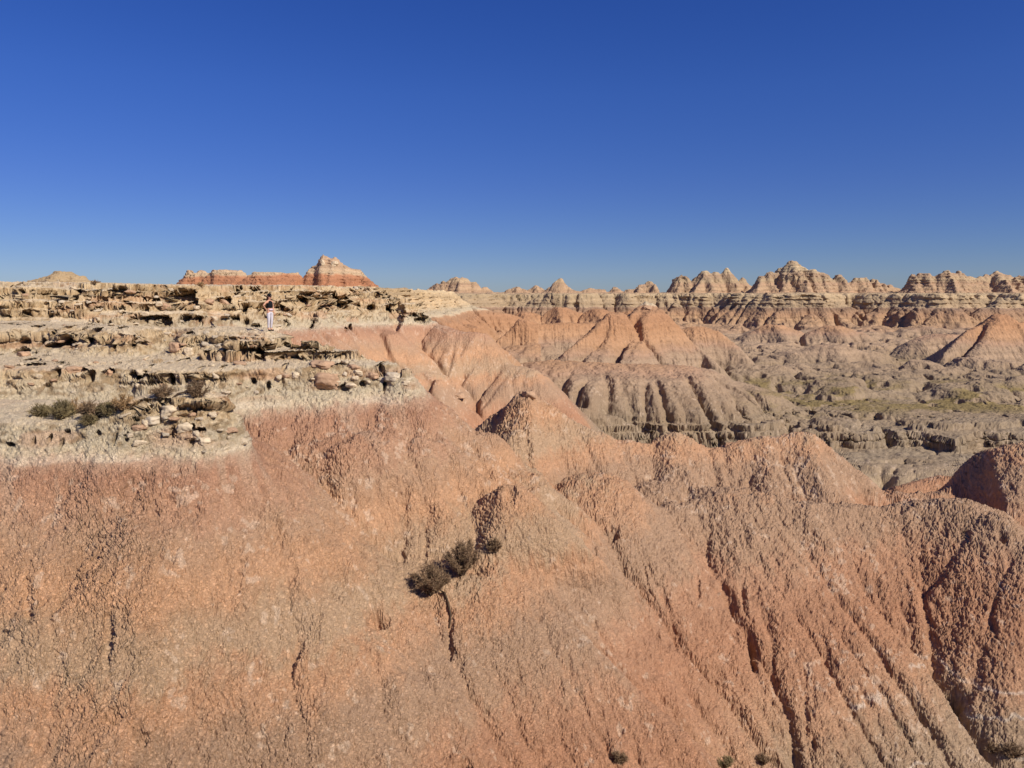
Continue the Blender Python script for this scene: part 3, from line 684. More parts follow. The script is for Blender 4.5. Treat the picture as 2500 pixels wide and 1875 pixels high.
def regions(key, x, y, z):
    t = z - zb(y); r = np.zeros(x.shape, int)
    if key == 'near':
        d, _ = poly_sd(x, y, M1); r[(d < 9) & (t > -.1) & (y > 40)] = 1
        r[(y > 76) & (x > 0) & (z < -12)] = 2
        return r, ['ground', 'plateau', 'valley']
    if key == 'mid':
        r[(x < -8) & (t > -.1)] = 1
        for k, pts in ((2, M1R), (3, PL((1200, 860, 148), (1276, 790, 152), (1400, 794, 156), (1540, 800, 166))), (4, PL((2305, 880, 141), (2440, 776, 150), (2580, 790, 156), (2750, 802, 160)))):
            d, _, _ = poly_dist(x, y, pts); r[(d < 14) & (t > -7.2)] = k
        for k, c in ((5, P(812, 690, 150)), (6, P(665, 690, 147)), (7, P(535, 690, 150)), (8, P(145, 690, 102))):
            r[(np.abs(x - c[0]) < (8.5, 6.2, 8, 7)[k - 5]) & (np.abs(y - c[1]) < 9) & (t > (4.9 if k < 8 else 3.9))] = k
        return r, ['valley', 'plateau'] + ['butte'] * 7
    r[(t > 4.4) & (y > 270)] = 1
    return r, ['hills', 'hills']
def drip(x, y, z, steep):
    # hard beds with fluted, dripping faces under them
    st = sstep(.12, .4, steep)
    bb = n2(z * 2.1, z * 0 + 1.7, 155) + .5 * n2(z * 5, x * .03, 156)
    fx = x + .5 * y + .3 * n2(z * .8, x * .5, 157)
    fl = np.abs(n2(fx * 1.5, z * .15, 158)) + .6 * np.abs(n2(fx * 3.7, z * .4, 162))
    return st * (.22 * bb + .85 * (np.minimum(fl, .6) - .35) * (.5 + .8 * np.abs(n2(x * .35, z * .5, 181))) + .22 * n3(x * 2.2, y * 2.2, z * 3, 163))
def far_clay(x, y, z, t, N, s, cap_):
    d = s * (.11 * n3(x * 1.6 / s, y * 1.6 / s, z * 1.6 / s, 151) + .07 * n3(x * 4 / s, y * 4 / s, z * 4 / s, 152))
    fine_ = np.abs(n2(x * 1.7 / s, y * .25 / s, 153)) + .5 * np.abs(n2(x * 3.9 / s, y * .5 / s, 154))
    return d + s * (1 - cap_) * .16 * (fine_ - .5) * sstep(.1, .3, 1 - N[..., 2])
def detail(zone, name, Pm, Nm):
    """move the surface of the land: clods, rills, beds, hollows"""
    x, y, z = Pm[..., 0], Pm[..., 1], Pm[..., 2]
    t = z - zb(y)
    steep = sstep(.25, .75, 1 - Nm[..., 2])
    slope_h = np.hypot(Nm[..., 0], Nm[..., 1]) + 1e-4
    hx, hy = Nm[..., 0] / slope_h, Nm[..., 1] / slope_h
    if name == 'near':
        s = .75 + .25 * sstep(20, 40, y) + (.4 + .8 * sstep(-.3, .1, t)) * sstep(45, 95, y)
        on = sstep(6, 10, y) * sstep(95.8, 94, y)
        low = sstep(.1, -.3, t); cap_ = 1 - low
        wx = x + .1 * n2(x * 4, y * 4, 131) + .04 * n2(x * 11, y * 11, 130); wy = y + .1 * n2(x * 4, y * 4, 132) + .04 * n2(x * 11, y * 11, 129)
        ml = sstep(76, 84, y) * sstep(-4, 2, x)
        # popcorn clods, drawn out a little down the slope
        cs = (.19 + .03 * sstep(0, 6, x)) * s
        f1, f2 = cell3(wx / cs, wy / cs, z / cs * .9, 1)
        clod = (f2 - f1)
        f1b, f2b = cell3(wx / cs * 1.9, wy / cs * 1.9, z / cs * 1.8, 2)
        amp = (.78 + .30 * sstep(-.5, .5, fbm2(x * .3, y * .3, 3, 133)))
        right = 1.0 - .25 * sstep(0, 6, x)
        amp = amp * (1 - .45 * sstep(46, 60, y))
        d = low * on * s * amp * right * (.30 * cs / s * sstep(0, .32, clod) + .18 * cs / s * sstep(0, .3, f2b - f1b) - .08) * (1 - .8 * ml)
        d = d + low * on * s * (1 - .7 * ml) * (1 - .55 * sstep(46, 60, y)) * (.035 * n3(x * 8 / s, y * 8 / s, z * 7 / s, 134) + .05 * n3(x * 3.1 / s, y * 3.1 / s, z * 2.4 / s, 147))
        d = d - low * on * .05 * (1 - .6 * sstep(46, 60, y)) * sstep(.45, .7, n3(x * 2.4 / s, y * 2.4 / s, z * 1.6 / s, 169)) 
        # caprock: lumps, ledges with undercuts, pits, flutes at the foot
        flat = sstep(.80, .95, Nm[..., 2])
        ck = cap_ * on * s * (1 - .35 * flat)
        l3 = n3(x * 3.6 / s, y * 3.6 / s, z * 8 / s, 135)
        d = d + ck * (.05 * l3 + .05 * n3(x * 8 / s, y * 8 / s, z * 12 / s, 136) + .03 * n3(x * 17 / s, y * 17 / s, z * 22 / s, 137))
        g1, g2 = cell3(wx / .42 / s, wy / .42 / s, z / .26 / s, 5)
        d = d + ck * (.35 + .65 * steep) * (.09 * sstep(0, .25, g2 - g1) - .07)
        L1 = n3(x * .45 / s, y * .45 / s, z * 3.0 / s, 138); L2 = n3(x * 1.3 / s, y * 1.3 / s, z * 6.5 / s, 139)
        up = sstep(.5, 1.4, t)
        pit = sstep(.34, .56, n3(x * 1.9 / s, y * 1.9 / s, z * 3.2 / s, 140)) * sstep(-.3, .3, n3(x * .3, y * .3, z * .8, 141))
        e = ck * steep * ((.10 + .20 * up) * L1 + (.07 + .18 * up) * L2 - .24 * sstep(.22, .45, -L1) * up - .18 * sstep(.26, .46, -L2) * up - .50 * pit)
        e = e + ck * steep * up * .22 * sstep(.0, .35, n3(x * .7 / s, y * .7 / s, z * 4.5 / s, 145))
        fx = x * .8 + y * .6 + .25 * n2(z * 1.5, x * .7, 142)
        fl = np.abs(n2(fx * 2.2 / s, z * .35 + y * .2, 143)) + .5 * np.abs(n2(fx * 5.1 / s, z * .8, 144))
        e = e + ck * steep * sstep(1.7, .9, t) * .26 * (np.minimum(fl, .5) - .35)
        g = ml * sstep(-11.4, -12.6, t)
        e = e + g * drip(x, y, z, steep)
        d = d * (1 - ml * sstep(88, 92, y)) + ml * sstep(84, 90, y) * far_clay(x, y, z, t, Nm, 1.0, 0)
        d = d + g * sstep(92, 86, y) * (.16 * n3(x * 1.1, y * 1.1, z * 1.6, 167) + .10 * n3(x * 2.6, y * 2.6, z * 4, 168))
        return d, e, hx, hy
    s = 1.0 if name == 'mid' else 1.9
    on = (sstep(96.2, 98, y) * sstep(231.5, 228, y)) if name == 'mid' else sstep(232.2, 236, y)
    cap_ = sstep(-.2, .2, t)
    grey = sstep(-11, -12.5, t)
    d = far_clay(x, y, z, t, Nm, s, cap_) * (on if name == 'far' else sstep(231.5, 228, y) * np.where(x > -4, 1, on))
    bb = n2(z * 1.5 / s, z * 0 + 1.7, 155) + .5 * n2(z * 3.6 / s, x * .03, 156)
    fl = n2(x * 1.1 / s + .5 * n2(z, x * .3, 157), z * .12, 158)
    hol = sstep(.2, .7, n3(x * .5 / s, y * .5 / s, z * .9 / s, 159))
    k = cap_
    ong = np.where(x > -4, sstep(231.5, 228, y), on)
    gk = grey * sstep(-.1, .4, n2(x * .05, y * .05, 160) + 1.4 * sstep(116, 100, y)) * (name == 'mid')
    band = np.where(t > 0, .35 + .65 * sstep(5.2, 4.2, t), 1.0)
    e = on * s * k * band * steep * (.28 * bb + .40 * (np.abs(fl) * 2 - .6) - .55 * hol)
    e = e + ong * gk * drip(x, y, z, steep)
    return d, e, hx, hy

HITS = {}
def register(Pm):
    """the surface as built, so that things can be set down on it"""
    q = Pm.reshape(-1, 3); f = q[:, 1] * CP - q[:, 2] * SP; up = q[:, 2] * CP + q[:, 1] * SP
    pu = (1250 + FPX * q[:, 0] / f) / 3; pv = (937.5 - FPX * up / f) / 3
    m = (pu > -80) & (pu < 915) & (pv > 0) & (pv < 640) & (q[:, 1] > 5)
    q = q[m]; iu = pu[m].astype(int) + 80; iv = pv[m].astype(int); o = np.argsort(-q[:, 1])
    g = np.full((640, 1000), -1, np.int64); g[iv[o], iu[o]] = o
    HITS['q'] = q; HITS['g'] = g
def hit2(u, v):
    iu = int(u / 3) + 80; iv = int(v / 3)
    if not (1 <= iu < 999 and 1 <= iv < 639): return hit(u, v)
    w_ = HITS['g'][iv - 1:iv + 2, iu - 1:iu + 2].ravel(); w_ = w_[w_ >= 0]
    if len(w_) == 0: return hit(u, v)
    c = HITS['q'][w_]; k = c[np.argsort(c[:, 1])[len(c) // 3]]
    return Vector((float(k[0]), float(k[1]), float(k[2])))
def build(zone, key, name, y0, y1, n, hid=.22):
    Yg = rows_for(zone, y0, y1, n, hid_w=hid)
    Xg = TA[:, None] * Yg
    Zg = zone.at(Xg, Yg)
    tb = Zg - zb(Yg)
    if key == 'near':
        on = sstep(.0, .45, tb) * sstep(7, 12, Yg) * sstep(95.9, 93, Yg); st = .40 + .35 * sstep(45, 80, Yg)
        on = on * sstep(.9, 1.5, tb + .5 * n2(Xg * .3, Yg * .3, 149)) * (.2 + .8 * sstep(-.5, 0, fbm2(Xg * .14, Yg * .14, 2, 150)))
        wz = .30 * n2(Zg * 1.3, Zg * 0 + 2.2, 161)          # beds of uneven thickness
        zq = Zg + wz + on * .14 * n3(Xg * .6, Yg * .6, Zg * 1.5, 143)
        Zg = Zg + on * .70 * (beds(zq, Xg, Yg, .60, .80, .16, 144) - wz - Zg)
        gl = sstep(76, 84, Yg) * sstep(-4, 2, Xg) * sstep(-11.0, -12.0, tb)
        Zg = Zg + gl * .75 * (beds(Zg, Xg * .3, Yg * .3, .85, .72, .12, 164) - Zg)
    elif key == 'mid':
        gl = sstep(-11.0, -12.0, tb) * np.where(Xg > -4, 1, sstep(96.1, 99, Yg)) * sstep(-.1, .3, n2(Xg * .04, Yg * .04, 165) + 1.4 * sstep(116, 100, Yg))
        Zg = Zg + gl * .75 * (beds(Zg, Xg * .3, Yg * .3, .85, .72, .12, 164) - Zg)
        on = sstep(.0, .6, tb) * sstep(96.1, 99, Yg) * sstep(231.9, 228, Yg) * sstep(0, -8, Xg)
        Zg = Zg + on * .38 * (beds(Zg, Xg * .5, Yg * .5, .62, .75, .15, 144) - Zg)
    else:
        on = sstep(.0, .6, tb) * sstep(232.1, 236, Yg)
        Zg = Zg + on * (.3 + .3 * n2(Xg * .03, Yg * .03, 166)) * (beds(Zg, Xg * .3, Yg * .3, 1.1, .7, .2, 144) - Zg)
    Pm = np.stack([Xg, Yg, Zg], -1); Nm = grid_normals(Pm)
    Cm = bed_colour(Xg, Yg, Zg, key)
    d, e, hx, hy = detail(zone, key, Pm, Nm)
    Pm = Pm + Nm * d[..., None]
    Pm[..., 0] += hx * e; Pm[..., 1] += hy * e
    if key == 'near':
        for (c, rx, rz, dep) in HOLLOWS:
            ii = np.nonzero(np.abs(TA - c[0] / c[1]) < (rx * 1.6) / c[1])[0]
            if len(ii) < 1: continue
            sl = slice(ii[0], ii[-1] + 1); B = Pm[sl]
            q = ((B[..., 0] - c[0]) / rx) ** 2 + ((B[..., 2] - c[2]) / rz) ** 2 + ((B[..., 1] - c[1]) / (rx + dep + .6)) ** 4
            k_ = 1 - sstep(.45, 1.25, q + .3 * n2(B[..., 0] * 5, B[..., 2] * 5, 170))
            Pm[sl, :, 1] += dep * k_; Pm[sl, :, 0] -= .25 * dep * k_
    Cm = paint(Cm, Xg, Yg, Zg, Nm, d, e, key)
    rg, nms = regions(key, Xg, Yg, Zg)
    grid_object(name, Pm, Cm, MAT[key], rg, nms)
    log(name, Pm.shape)
    if key == 'near': register(Pm)
def paint(C, x, y, z, N, d, e, key):
    t = z - zb(y)
    if key == 'near':
        # rusty stain on some hard beds of the caprock
        r = sstep(.25, .6, n3(x * .5, y * .5, z * 2.2, 171)) * sstep(.1, .5, t)
        C = C * (1 - .35 * r[..., None]) + lin(196, 140, 104) * (.35 * r[..., None])
        v_ = (.5 + .5 * n3(x * 2.2, y * 2.2, z * 5, 176)) * (.5 + .5 * n3(x * 6, y * 6, z * 9, 177)) * sstep(.2, .6, t)
        C = C * (1 - .45 * sstep(.15, .45, v_)[..., None] * np.array([.8, .95, 1.1], np.float32))
        ln = sstep(.14, .04, np.abs(t - .06 - .08 * n2(x * .7, y * .7, 178))) * sstep(-.2, .3, n2(x * 1.1, y * 1.1, 179))
        C = C * (1 - .35 * ln[..., None]) + lin(228, 206, 176) * (.35 * ln[..., None])
        # pale salt flecks
        f = sstep(.42, .6, n3(x * 7.1, y * 7.1, z * 5.1, 172) * .55 + .5 * n3(x * 2.1, y * 2.1, z * 2, 174) + .25 * n2(x * .35, y * .35, 173)) * (t < -.3)
        C = C * (1 - .4 * f[..., None]) + lin(224, 196, 166) * (.4 * f[..., None])
        C = C * (1 - .14 * sstep(-7.5, -9, t) * sstep(76, 84, y) * sstep(-4, 2, x))[..., None]
        # wash streaks of pale silt running down from the caprock
        fx = x * .8 + y * .6
        ws = sstep(.25, .65, n2(fx * 1.6, z * .12, 191) * .6 + .5 * n2(fx * 4.5, z * .25, 192)) * sstep(-1.9, -.1, t) * sstep(.1, -.1, t)
        C = C * (1 - .5 * ws[..., None]) + lin(198, 168, 138) * (.5 * ws[..., None])
        # thin veins of salt in the lowest grey beds
        for lv, sd_ in ((-11.3, 193), (-12.1, 194), (-10.5, 195)):
            vn = sstep(.07, .02, np.abs(t - lv - .35 * n2(x * .5, y * .5, sd_) - .08 * n2(x * 3, y * 3, sd_))) * sstep(.05, .35, n2(x * .6, y * .6, sd_ + 5)) * sstep(6, 9, x) * sstep(60, 50, y)
            C = C * (1 - .4 * vn[..., None]) + lin(236, 220, 196) * (.4 * vn[..., None])
        # dust settled on level ground of the caprock
        fl = sstep(.82, .95, N[..., 2]) * sstep(.1, .5, t)
        C = C * (1 - .65 * fl[..., None]) + lin(222, 200, 166) * (.65 * fl[..., None])
    else:
        g = sstep(-9.3, -10.4, t) * sstep(.70, .88, N[..., 2]) * sstep(-.06, .16, fbm2(x * .06, y * .09, 5, 174, .6)) * sstep(97, 104, y)
        gc = lin(142, 122, 78) * (1 + .25 * fbm2(x * .4, y * .4, 3, 175))[..., None]
        C = C * (1 - .9 * g[..., None]) + gc * (.9 * g[..., None])
        if key == 'mid':
            C = C * (1 - .14 * sstep(-7.5, -9, t))[..., None]
    return C
HOLLOWS = []
_hr = random.Random(21)
for (u, v, rw, rh, dep) in ((545, 735, 12, 8, .8), (435, 732, 26, 16, 1.6), (465, 745, 12, 16, 1.2), (365, 777, 30, 6, 1.2), (400, 790, 14, 9, 1.0), (14, 793, 16, 18, 1.6), (88, 800, 14, 12, 1.2), (190, 800, 26, 10, .8),
                            (228, 822, 16, 26, 1.2), (165, 838, 22, 9, .8), (50, 862, 18, 8, .7), (420, 850, 14, 12, 1.0), (635, 866, 12, 13, .9), (432, 884, 20, 7, .8), (135, 910, 9, 14, .8), (70, 895, 34, 5, .6), (188, 905, 22, 6, .6),
                            (222, 922, 9, 15, .7), (265, 912, 12, 8, .7), (360, 915, 44, 6, .9), (415, 925, 11, 14, .8), (618, 932, 6, 9, .6), (655, 945, 5, 9, .5), (842, 950, 11, 9, .7), (885, 940, 8, 8, .5), (800, 948, 26, 6, .5),
                            (940, 935, 5, 22, .6), (672, 760, 6, 18, .9), (745, 730, 10, 10, 1.4), (800, 728, 22, 10, 1.8), (835, 738, 10, 16, 1.8), (905, 752, 9, 8, 1.4), (950, 755, 8, 8, 1.2), (640, 760, 8, 12, .9),
                            (760, 800, 5, 14, 1.0), (850, 800, 5, 18, 1.2), (700, 790, 5, 10, .8), (1050, 775, 5, 5, .8), (1010, 770, 14, 4, .8), (330, 1045, 9, 6, .3), (385, 1030, 8, 9, .4), (465, 1085, 7, 9, .4), (420, 1055, 6, 10, .3),
                            (150, 1085, 5, 16, .4), (80, 1080, 5, 12, .3), (280, 1075, 5, 12, .3), (240, 1060, 8, 6, .3), (195, 805, 16, 9, 1.), (560, 780, 16, 5, .8), (470, 778, 24, 5, .9), (300, 735, 10, 6, .9), (180, 728, 8, 10, 1.)):
    h_ = hit(u, v)
    if h_ is not None and h_.y < 94: HOLLOWS.append(((h_.x, h_.y, h_.z), rw * h_.y / FPX, rh * h_.y / FPX, 1.5 * dep * min(1.0, h_.y / 45)))
for i_ in range(110):
    u = _hr.uniform(-60, 1040); v = _hr.uniform(702, 905) if i_ % 5 else _hr.uniform(985, 1110)
    h_ = hit(u, v)
    if h_ is None or h_.y > 93 or h_.z - float(zb(np.array([h_.y]))[0]) < .35: continue
    big = _hr.random(); wide = _hr.random() < .4
    rw = _hr.uniform(6, 26) if wide else _hr.uniform(4, 8); rh = _hr.uniform(3, 6) if wide else _hr.uniform(4, 11)
    HOLLOWS.append(((h_.x, h_.y, h_.z), rw * h_.y / FPX, rh * h_.y / FPX, _hr.uniform(.45, 1.1) * h_.y / 40))
build(near, 'near', 'ground', 1.2, 96.0, 1300, hid=.16)
build(mid, 'mid', 'valley', 96.0, 232.0, 620, hid=.2)
build(far, 'far', 'hills', 232.0, 425.0, 480, hid=.15)
# ================================================================== THINGS ON THE LAND
def mat(name, rgb, rough=.9, spec=.15, var=.12, scale=8, bump=0.0):
    m = bpy.data.materials.new(name); m.use_nodes = True; n = m.node_tree; b = n.nodes['Principled BSDF']
    c = lin(*rgb); b.inputs['Roughness'].default_value = rough; b.inputs['Specular IOR Level'].default_value = spec
    tx = n.nodes.new('ShaderNodeTexNoise'); tx.inputs['Scale'].default_value = scale; tx.inputs['Detail'].default_value = 5
    tcn = n.nodes.new('ShaderNodeTexCoord'); n.links.new(tcn.outputs['Object'], tx.inputs['Vector'])
    r = n.nodes.new('ShaderNodeValToRGB'); e = r.color_ramp.elements
    e[0].position = .3; e[1].position = .7
    e[0].color = (*[float(v) * (1 - var) for v in c], 1); e[1].color = (*[min(1, float(v) * (1 + var)) for v in c], 1)
    n.links.new(tx.outputs[0], r.inputs[0]); n.links.new(r.outputs[0], b.inputs['Base Color'])
    if bump:
        bp = n.nodes.new('ShaderNodeBump'); bp.inputs['Distance'].default_value = bump; n.links.new(tx.outputs[0], bp.inputs['Height']); n.links.new(bp.outputs[0], b.inputs['Normal'])
    return m
def mesh_obj(name, V, F, m, parent=None, smooth=True):
    me = bpy.data.meshes.new(name); me.from_pydata([tuple(v) for v in V], [], F); me.update()
    if smooth: me.polygons.foreach_set('use_smooth', [True] * len(me.polygons))
    me.materials.append(m); o = bpy.data.objects.new(name, me); COL.objects.link(o)
    if parent: o.parent = parent
    return o
def empty(name, loc, rz=0):
    o = bpy.data.objects.new(name, None); COL.objects.link(o); o.location = loc; o.rotation_euler = (0, 0, rz); return o
def tag(o, label, cat, group=None, kind=None):
    if label: o['label'] = label
    if cat: o['category'] = cat
    if group: o['group'] = group
    if kind: o['kind'] = kind
    return o

# ---- loose blocks of caprock
def rock_mesh(seed, sx, sy, sz, n=3, rough=.20, blocky=.8):
    rs = random.Random(seed)
    bm = bmesh.new(); bmesh.ops.create_icosphere(bm, subdivisions=n + 1, radius=1)
    off = Vector((rs.random() * 50, rs.random() * 50, rs.random() * 50))
    cuts = []
    for i in range(9):
        v = Vector((rs.gauss(0, 1), rs.gauss(0, 1), rs.gauss(0, .7))).normalized(); cuts.append((v, rs.uniform(.62, .9)))
    for v in bm.verts:
        p = v.co.normalized()
        r = (abs(p.x) ** 7 + abs(p.y) ** 7 + abs(p.z) ** 7) ** (-1 / 7) * .86
        for c, d in cuts:                         # split faces
            k = p.dot(c)
            if k > .01: r = min(r, d / k * blocky + (1 - blocky) * 1.0) if d / k < 1 else r
        q = p * 1.6 + off
        a = noise.noise(q) * rough + noise.noise(q * 2.7) * rough * .5 + noise.noise(q * 6) * rough * .25
        st = .05 * math.sin((p.z * sz + .03 * noise.noise(q * 2)) * 42)     # beds showing on its sides
        v.co = Vector((p.x * sx, p.y * sy, p.z * sz)) * (r + a) + Vector((p.x, p.y, 0)) * st * min(sx, sy) * .6
    me = bpy.data.meshes.new('boulder'); bm.to_mesh(me); bm.free()
    me.polygons.foreach_set('use_smooth', [True] * len(me.polygons))
    return me


M_PALE = mat('pale_caprock', (204, 182, 150), scale=5, var=.22, bump=.04)
M_RUST = mat('rusty_caprock', (176, 142, 112), scale=5, var=.2, bump=.04)
M_GREY = mat('grey_caprock', (190, 172, 146), scale=6, var=.2, bump=.04)
def boulder(seed, u, v, wpx, hpx, label, m=M_PALE, deep=.8, sink=.35, group=None, rz=None, name='boulder'):
    """a block resting on the slope where the sight line to (u, v) meets the ground"""
    h = hit2(u, v + hpx * .35)
    if h is None: return
    k = h.y / FPX; sx = wpx * k / 2; sz = hpx * k / 2
    me = rock_mesh(seed, sx, sx * deep, sz); me.name = name; me.materials.append(m)
    o = bpy.data.objects.new(name, me); COL.objects.link(o)
    o.location = h + Vector((0, sx * deep * .45, sz * (1 - sink) * .45)); o.rotation_euler = (random.uniform(-.12, .12), random.uniform(-.12, .12), rz if rz is not None else random.uniform(-.5, .5))
    return tag(o, label, 'boulder', group)
random.seed(5)
LR = [ # u, v, w, h, material, label
 (798, 924, 74, 50, M_RUST, 'largest brown block bulging from the pale cliff of the middle terrace'),
 (790, 888, 66, 20, M_RUST, 'long flat rust red slab on top of the terrace above the brown block'),
 (838, 946, 24, 16, M_PALE, 'small rounded boulder beside the dark hole under the terrace rim'),
 (858, 938, 30, 14, M_PALE, 'oblong pale boulder lying over the dark hole in the terrace cliff'),
 (862, 921, 22, 12, M_PALE, 'middle one of the piled rounded stones near the terrace end'),
 (843, 908, 20, 14, M_GREY, 'upper left stone of the rounded pile near the terrace end'),
 (868, 906, 26, 12, M_PALE, 'topmost pale stone of the rounded pile near the terrace end'),
 (862, 893, 34, 13, M_RUST, 'brown slab lying above the rounded pile near the terrace end'),
 (908, 912, 34, 20, M_RUST, 'brown split block left of the crack near the terrace end'),
 (928, 928, 26, 14, M_GREY, 'grey flat stone under the split brown blocks near the terrace end'),
 (958, 915, 40, 26, M_GREY, 'large square grey block right of the crack near the terrace end'),
 (992, 931, 22, 12, M_PALE, 'small pale cap stone at the very tip of the middle terrace'),
 (715, 912, 22, 20, M_PALE, 'squarish pale block standing out of the terrace cliff by itself'),
 (225, 812, 34, 44, M_RUST, 'tall dark sided block at the left end of the flat topped mound'),
 (425, 845, 34, 30, M_RUST, 'dark brown triangular boulder in the gap between the two pale mounds'),
 (460, 853, 26, 24, M_PALE, 'pale leaning stone at the foot of the mound the walker stands on'),
 (640, 862, 38, 24, M_RUST, 'brown rock with a shadowed left face on the ledge below the walker'),
 (775, 845, 22, 18, M_RUST, 'small dark knob of rock on the ledge right of the walker'),
 (175, 900, 44, 22, M_RUST, 'rusty block under the rim at the left of the terrace'),
 (262, 905, 40, 24, M_RUST, 'rusty block with a shaded gap under it left of the long shadow slot'),
 (50, 862, 40, 20, M_RUST, 'dark stone lying on the pale flat at the left edge'),
 (405, 1000, 42, 34, M_PALE, 'cracked block crowning the near left outcrop'),
 (362, 1020, 46, 26, M_GREY, 'rounded block on the upper left shoulder of the near outcrop'),
 (450, 1040, 40, 30, M_PALE, 'lumpy block on the right shoulder of the near outcrop'),
 (340, 1043, 32, 18, M_RUST, 'small rusty stone set in the face of the near outcrop'),
 (500, 1075, 34, 26, M_PALE, 'pale stone low on the sloping right end of the near outcrop'),
 (1290, 960, 36, 22, M_RUST, 'grey brown cap stone on top of the pointed red peak in the middle'),
 (788, 640, 12, 22, M_PALE, 'left horn of pale rock on the tip of the tall plateau butte'),
 (817, 642, 20, 16, M_PALE, 'right stub of pale rock near the tip of the tall plateau butte'),
 (1118, 964, 44, 13, M_RUST, 'low dome of rock on the red slope left of the pointed peak'),
 (1580, 750, 26, 12, M_RUST, 'small brown cap rock crowning the red pyramid butte'),
 (400, 742, 34, 22, M_RUST, 'dark brown block jutting from the plateau cliff above the deep hollow'),
 (505, 735, 26, 16, M_RUST, 'left one of two brown blocks in the plateau cliff left of the walker'),
 (545, 735, 26, 18, M_RUST, 'right one of two brown blocks in the plateau cliff left of the walker'),
]
for i, (u, v, w_, h_, m, lb) in enumerate(LR):
    boulder(100 + i, u, v, w_, h_, lb, m)
# rubble of the ledges: copies of a few kinds
kinds = []
for k in range(6):
    me = rock_mesh(300 + k, 1.0, random.uniform(.7, 1), random.uniform(.35, .65), n=2); me.name = 'rock'; me.materials.append((M_PALE, M_GREY, M_RUST)[k % 3]); kinds.append(me)
rr = random.Random(11); cnt = 0
for i in range(900):
    u = rr.uniform(0, 980); v = rr.uniform(700, 960)
    if u > 700 and v > 800 and v < 870: continue
    h = hit2(u, v)
    if h is None or h.y > 95: continue
    t = h.z - float(zb(np.array([h.y]))[0])
    if t < .15: continue
    s_ = rr.choice((.07, .09, .12, .16, .22)) * (1 + max(0, h.y - 36) / 50)
    o = bpy.data.objects.new('rock', kinds[rr.choice((0, 0, 3, 3, 1, 4, 2, 5))]); COL.objects.link(o)
    o.location = h + Vector((0, .3 * s_, s_ * .02)); o.scale = (s_ * rr.uniform(.8, 1.6), s_, s_ * rr.uniform(.7, 1.1)); o.rotation_euler = (rr.uniform(-.2, .2), rr.uniform(-.2, .2), rr.uniform(0, 6.28))
    tag(o, 'small loose stone lying among the pale ledges of the plateau and terrace', 'rock', 'loose stones on the pale ledges')
    cnt += 1
    if cnt >= 170: break
for i in range(34):
    u = rr.uniform(300, 600); v = rr.uniform(985, 1110)
    h = hit2(u, v)
    if h is None or h.y > 27: continue
    if h.z - float(zb(np.array([h.y]))[0]) < .1: continue
    s_ = rr.choice((.07, .1, .14, .19))
    o = bpy.data.objects.new('rock', kinds[rr.randrange(6)]); COL.objects.link(o)
    o.location = h; o.scale = (s_ * rr.uniform(.9, 1.4), s_, s_ * rr.uniform(.8, 1.2)); o.rotation_euler = (rr.uniform(-.3, .3), rr.uniform(-.3, .3), rr.uniform(0, 6.28))
    tag(o, 'rounded pale stone bedded in the knobbly face of the near left outcrop', 'rock', 'stones of the near outcrop')

# ---- shrubs
def tube(V, F, pts, rad, k=3):
    n0 = len(V)
    for i, p in enumerate(pts):
        a = pts[max(0, i - 1)]; b = pts[min(len(pts) - 1, i + 1)]; d = (b - a).normalized()
        u = d.orthogonal().normalized(); w_ = d.cross(u)
        for j in range(k):
            an = 2 * math.pi * j / k; V.append(p + (u * math.cos(an) + w_ * math.sin(an)) * rad[i])
    for i in range(len(pts) - 1):
        for j in range(k):
            F.append((n0 + i * k + j, n0 + i * k + (j + 1) % k, n0 + (i + 1) * k + (j + 1) % k, n0 + (i + 1) * k + j))
def shrub(seed, loc, r, hgt, label, mt, mw, dens=1.0, lean=(0, 0), sprout=0.0, group=None, root=None, name='shrub'):
    rs = random.Random(seed); e = empty(name, loc); tag(e, label, 'shrub', group)
    V, F = [], []; V2, F2 = [], []
    for i in range(int(26 * dens) + 8):
        an = rs.uniform(0, 2 * math.pi); tilt = rs.random() ** .6
        d = Vector((math.cos(an) * tilt * r + lean[0], math.sin(an) * tilt * r + lean[1], hgt * (1.0 - .55 * tilt * tilt) * rs.uniform(.75, 1.05)))
        p0 = Vector((rs.gauss(0, r * .06), rs.gauss(0, r * .06), -.05))
        mid_ = p0 * .5 + d * .45 + Vector((d.x * .12, d.y * .12, hgt * .08)); tip = d
        pts = [p0, (p0 + mid_) * .5 + Vector((rs.gauss(0, .02), rs.gauss(0, .02), 0)), mid_, (mid_ + tip) * .5, tip]
        tube(V, F, pts, [.016, .012, .009, .006, .003])
        for j in range(int(60 * dens)):
            t = rs.uniform(.22, 1); q = (p0 * (1 - t) ** 2 + mid_ * 2 * t * (1 - t) + tip * t * t)
            dr = (q.normalized() * .6 + Vector((rs.gauss(0, .6), rs.gauss(0, .6), rs.gauss(0.05 + sprout, .55)))).normalized()
            L = rs.uniform(.07, .20) * (.6 + r * .6); w_ = rs.uniform(.002, .0048) * (1 + loc[1] / 60)
            n = dr.orthogonal().normalized(); n.rotate(Matrix.Rotation(rs.uniform(0, 6.28), 3, dr)); k = len(V2)
            b = q + dr * L * .5 + n * rs.uniform(-.02, .02)
            V2 += [q - n * w_, q + n * w_, b + n * w_ * 1.3, b - n * w_ * 1.3, q + dr * L]
            F2 += [(k, k + 1, k + 2, k + 3), (k + 3, k + 2, k + 4)]
    mesh_obj('branches', V, F, mw, e)
    mesh_obj('foliage', V2, F2, mt, e, smooth=False)
    if root:
        V, F = [], []; tube(V, F, [Vector(p) for p in root], [.045, .045, .04, .035, .02][:len(root)], 6); mesh_obj('root', V, F, mw, e)
    return e
G1 = mat('grey_brown_twigs', (140, 114, 86), var=.4, scale=3); G2 = mat('grey_green_leaves', (130, 114, 80), var=.3, scale=3)
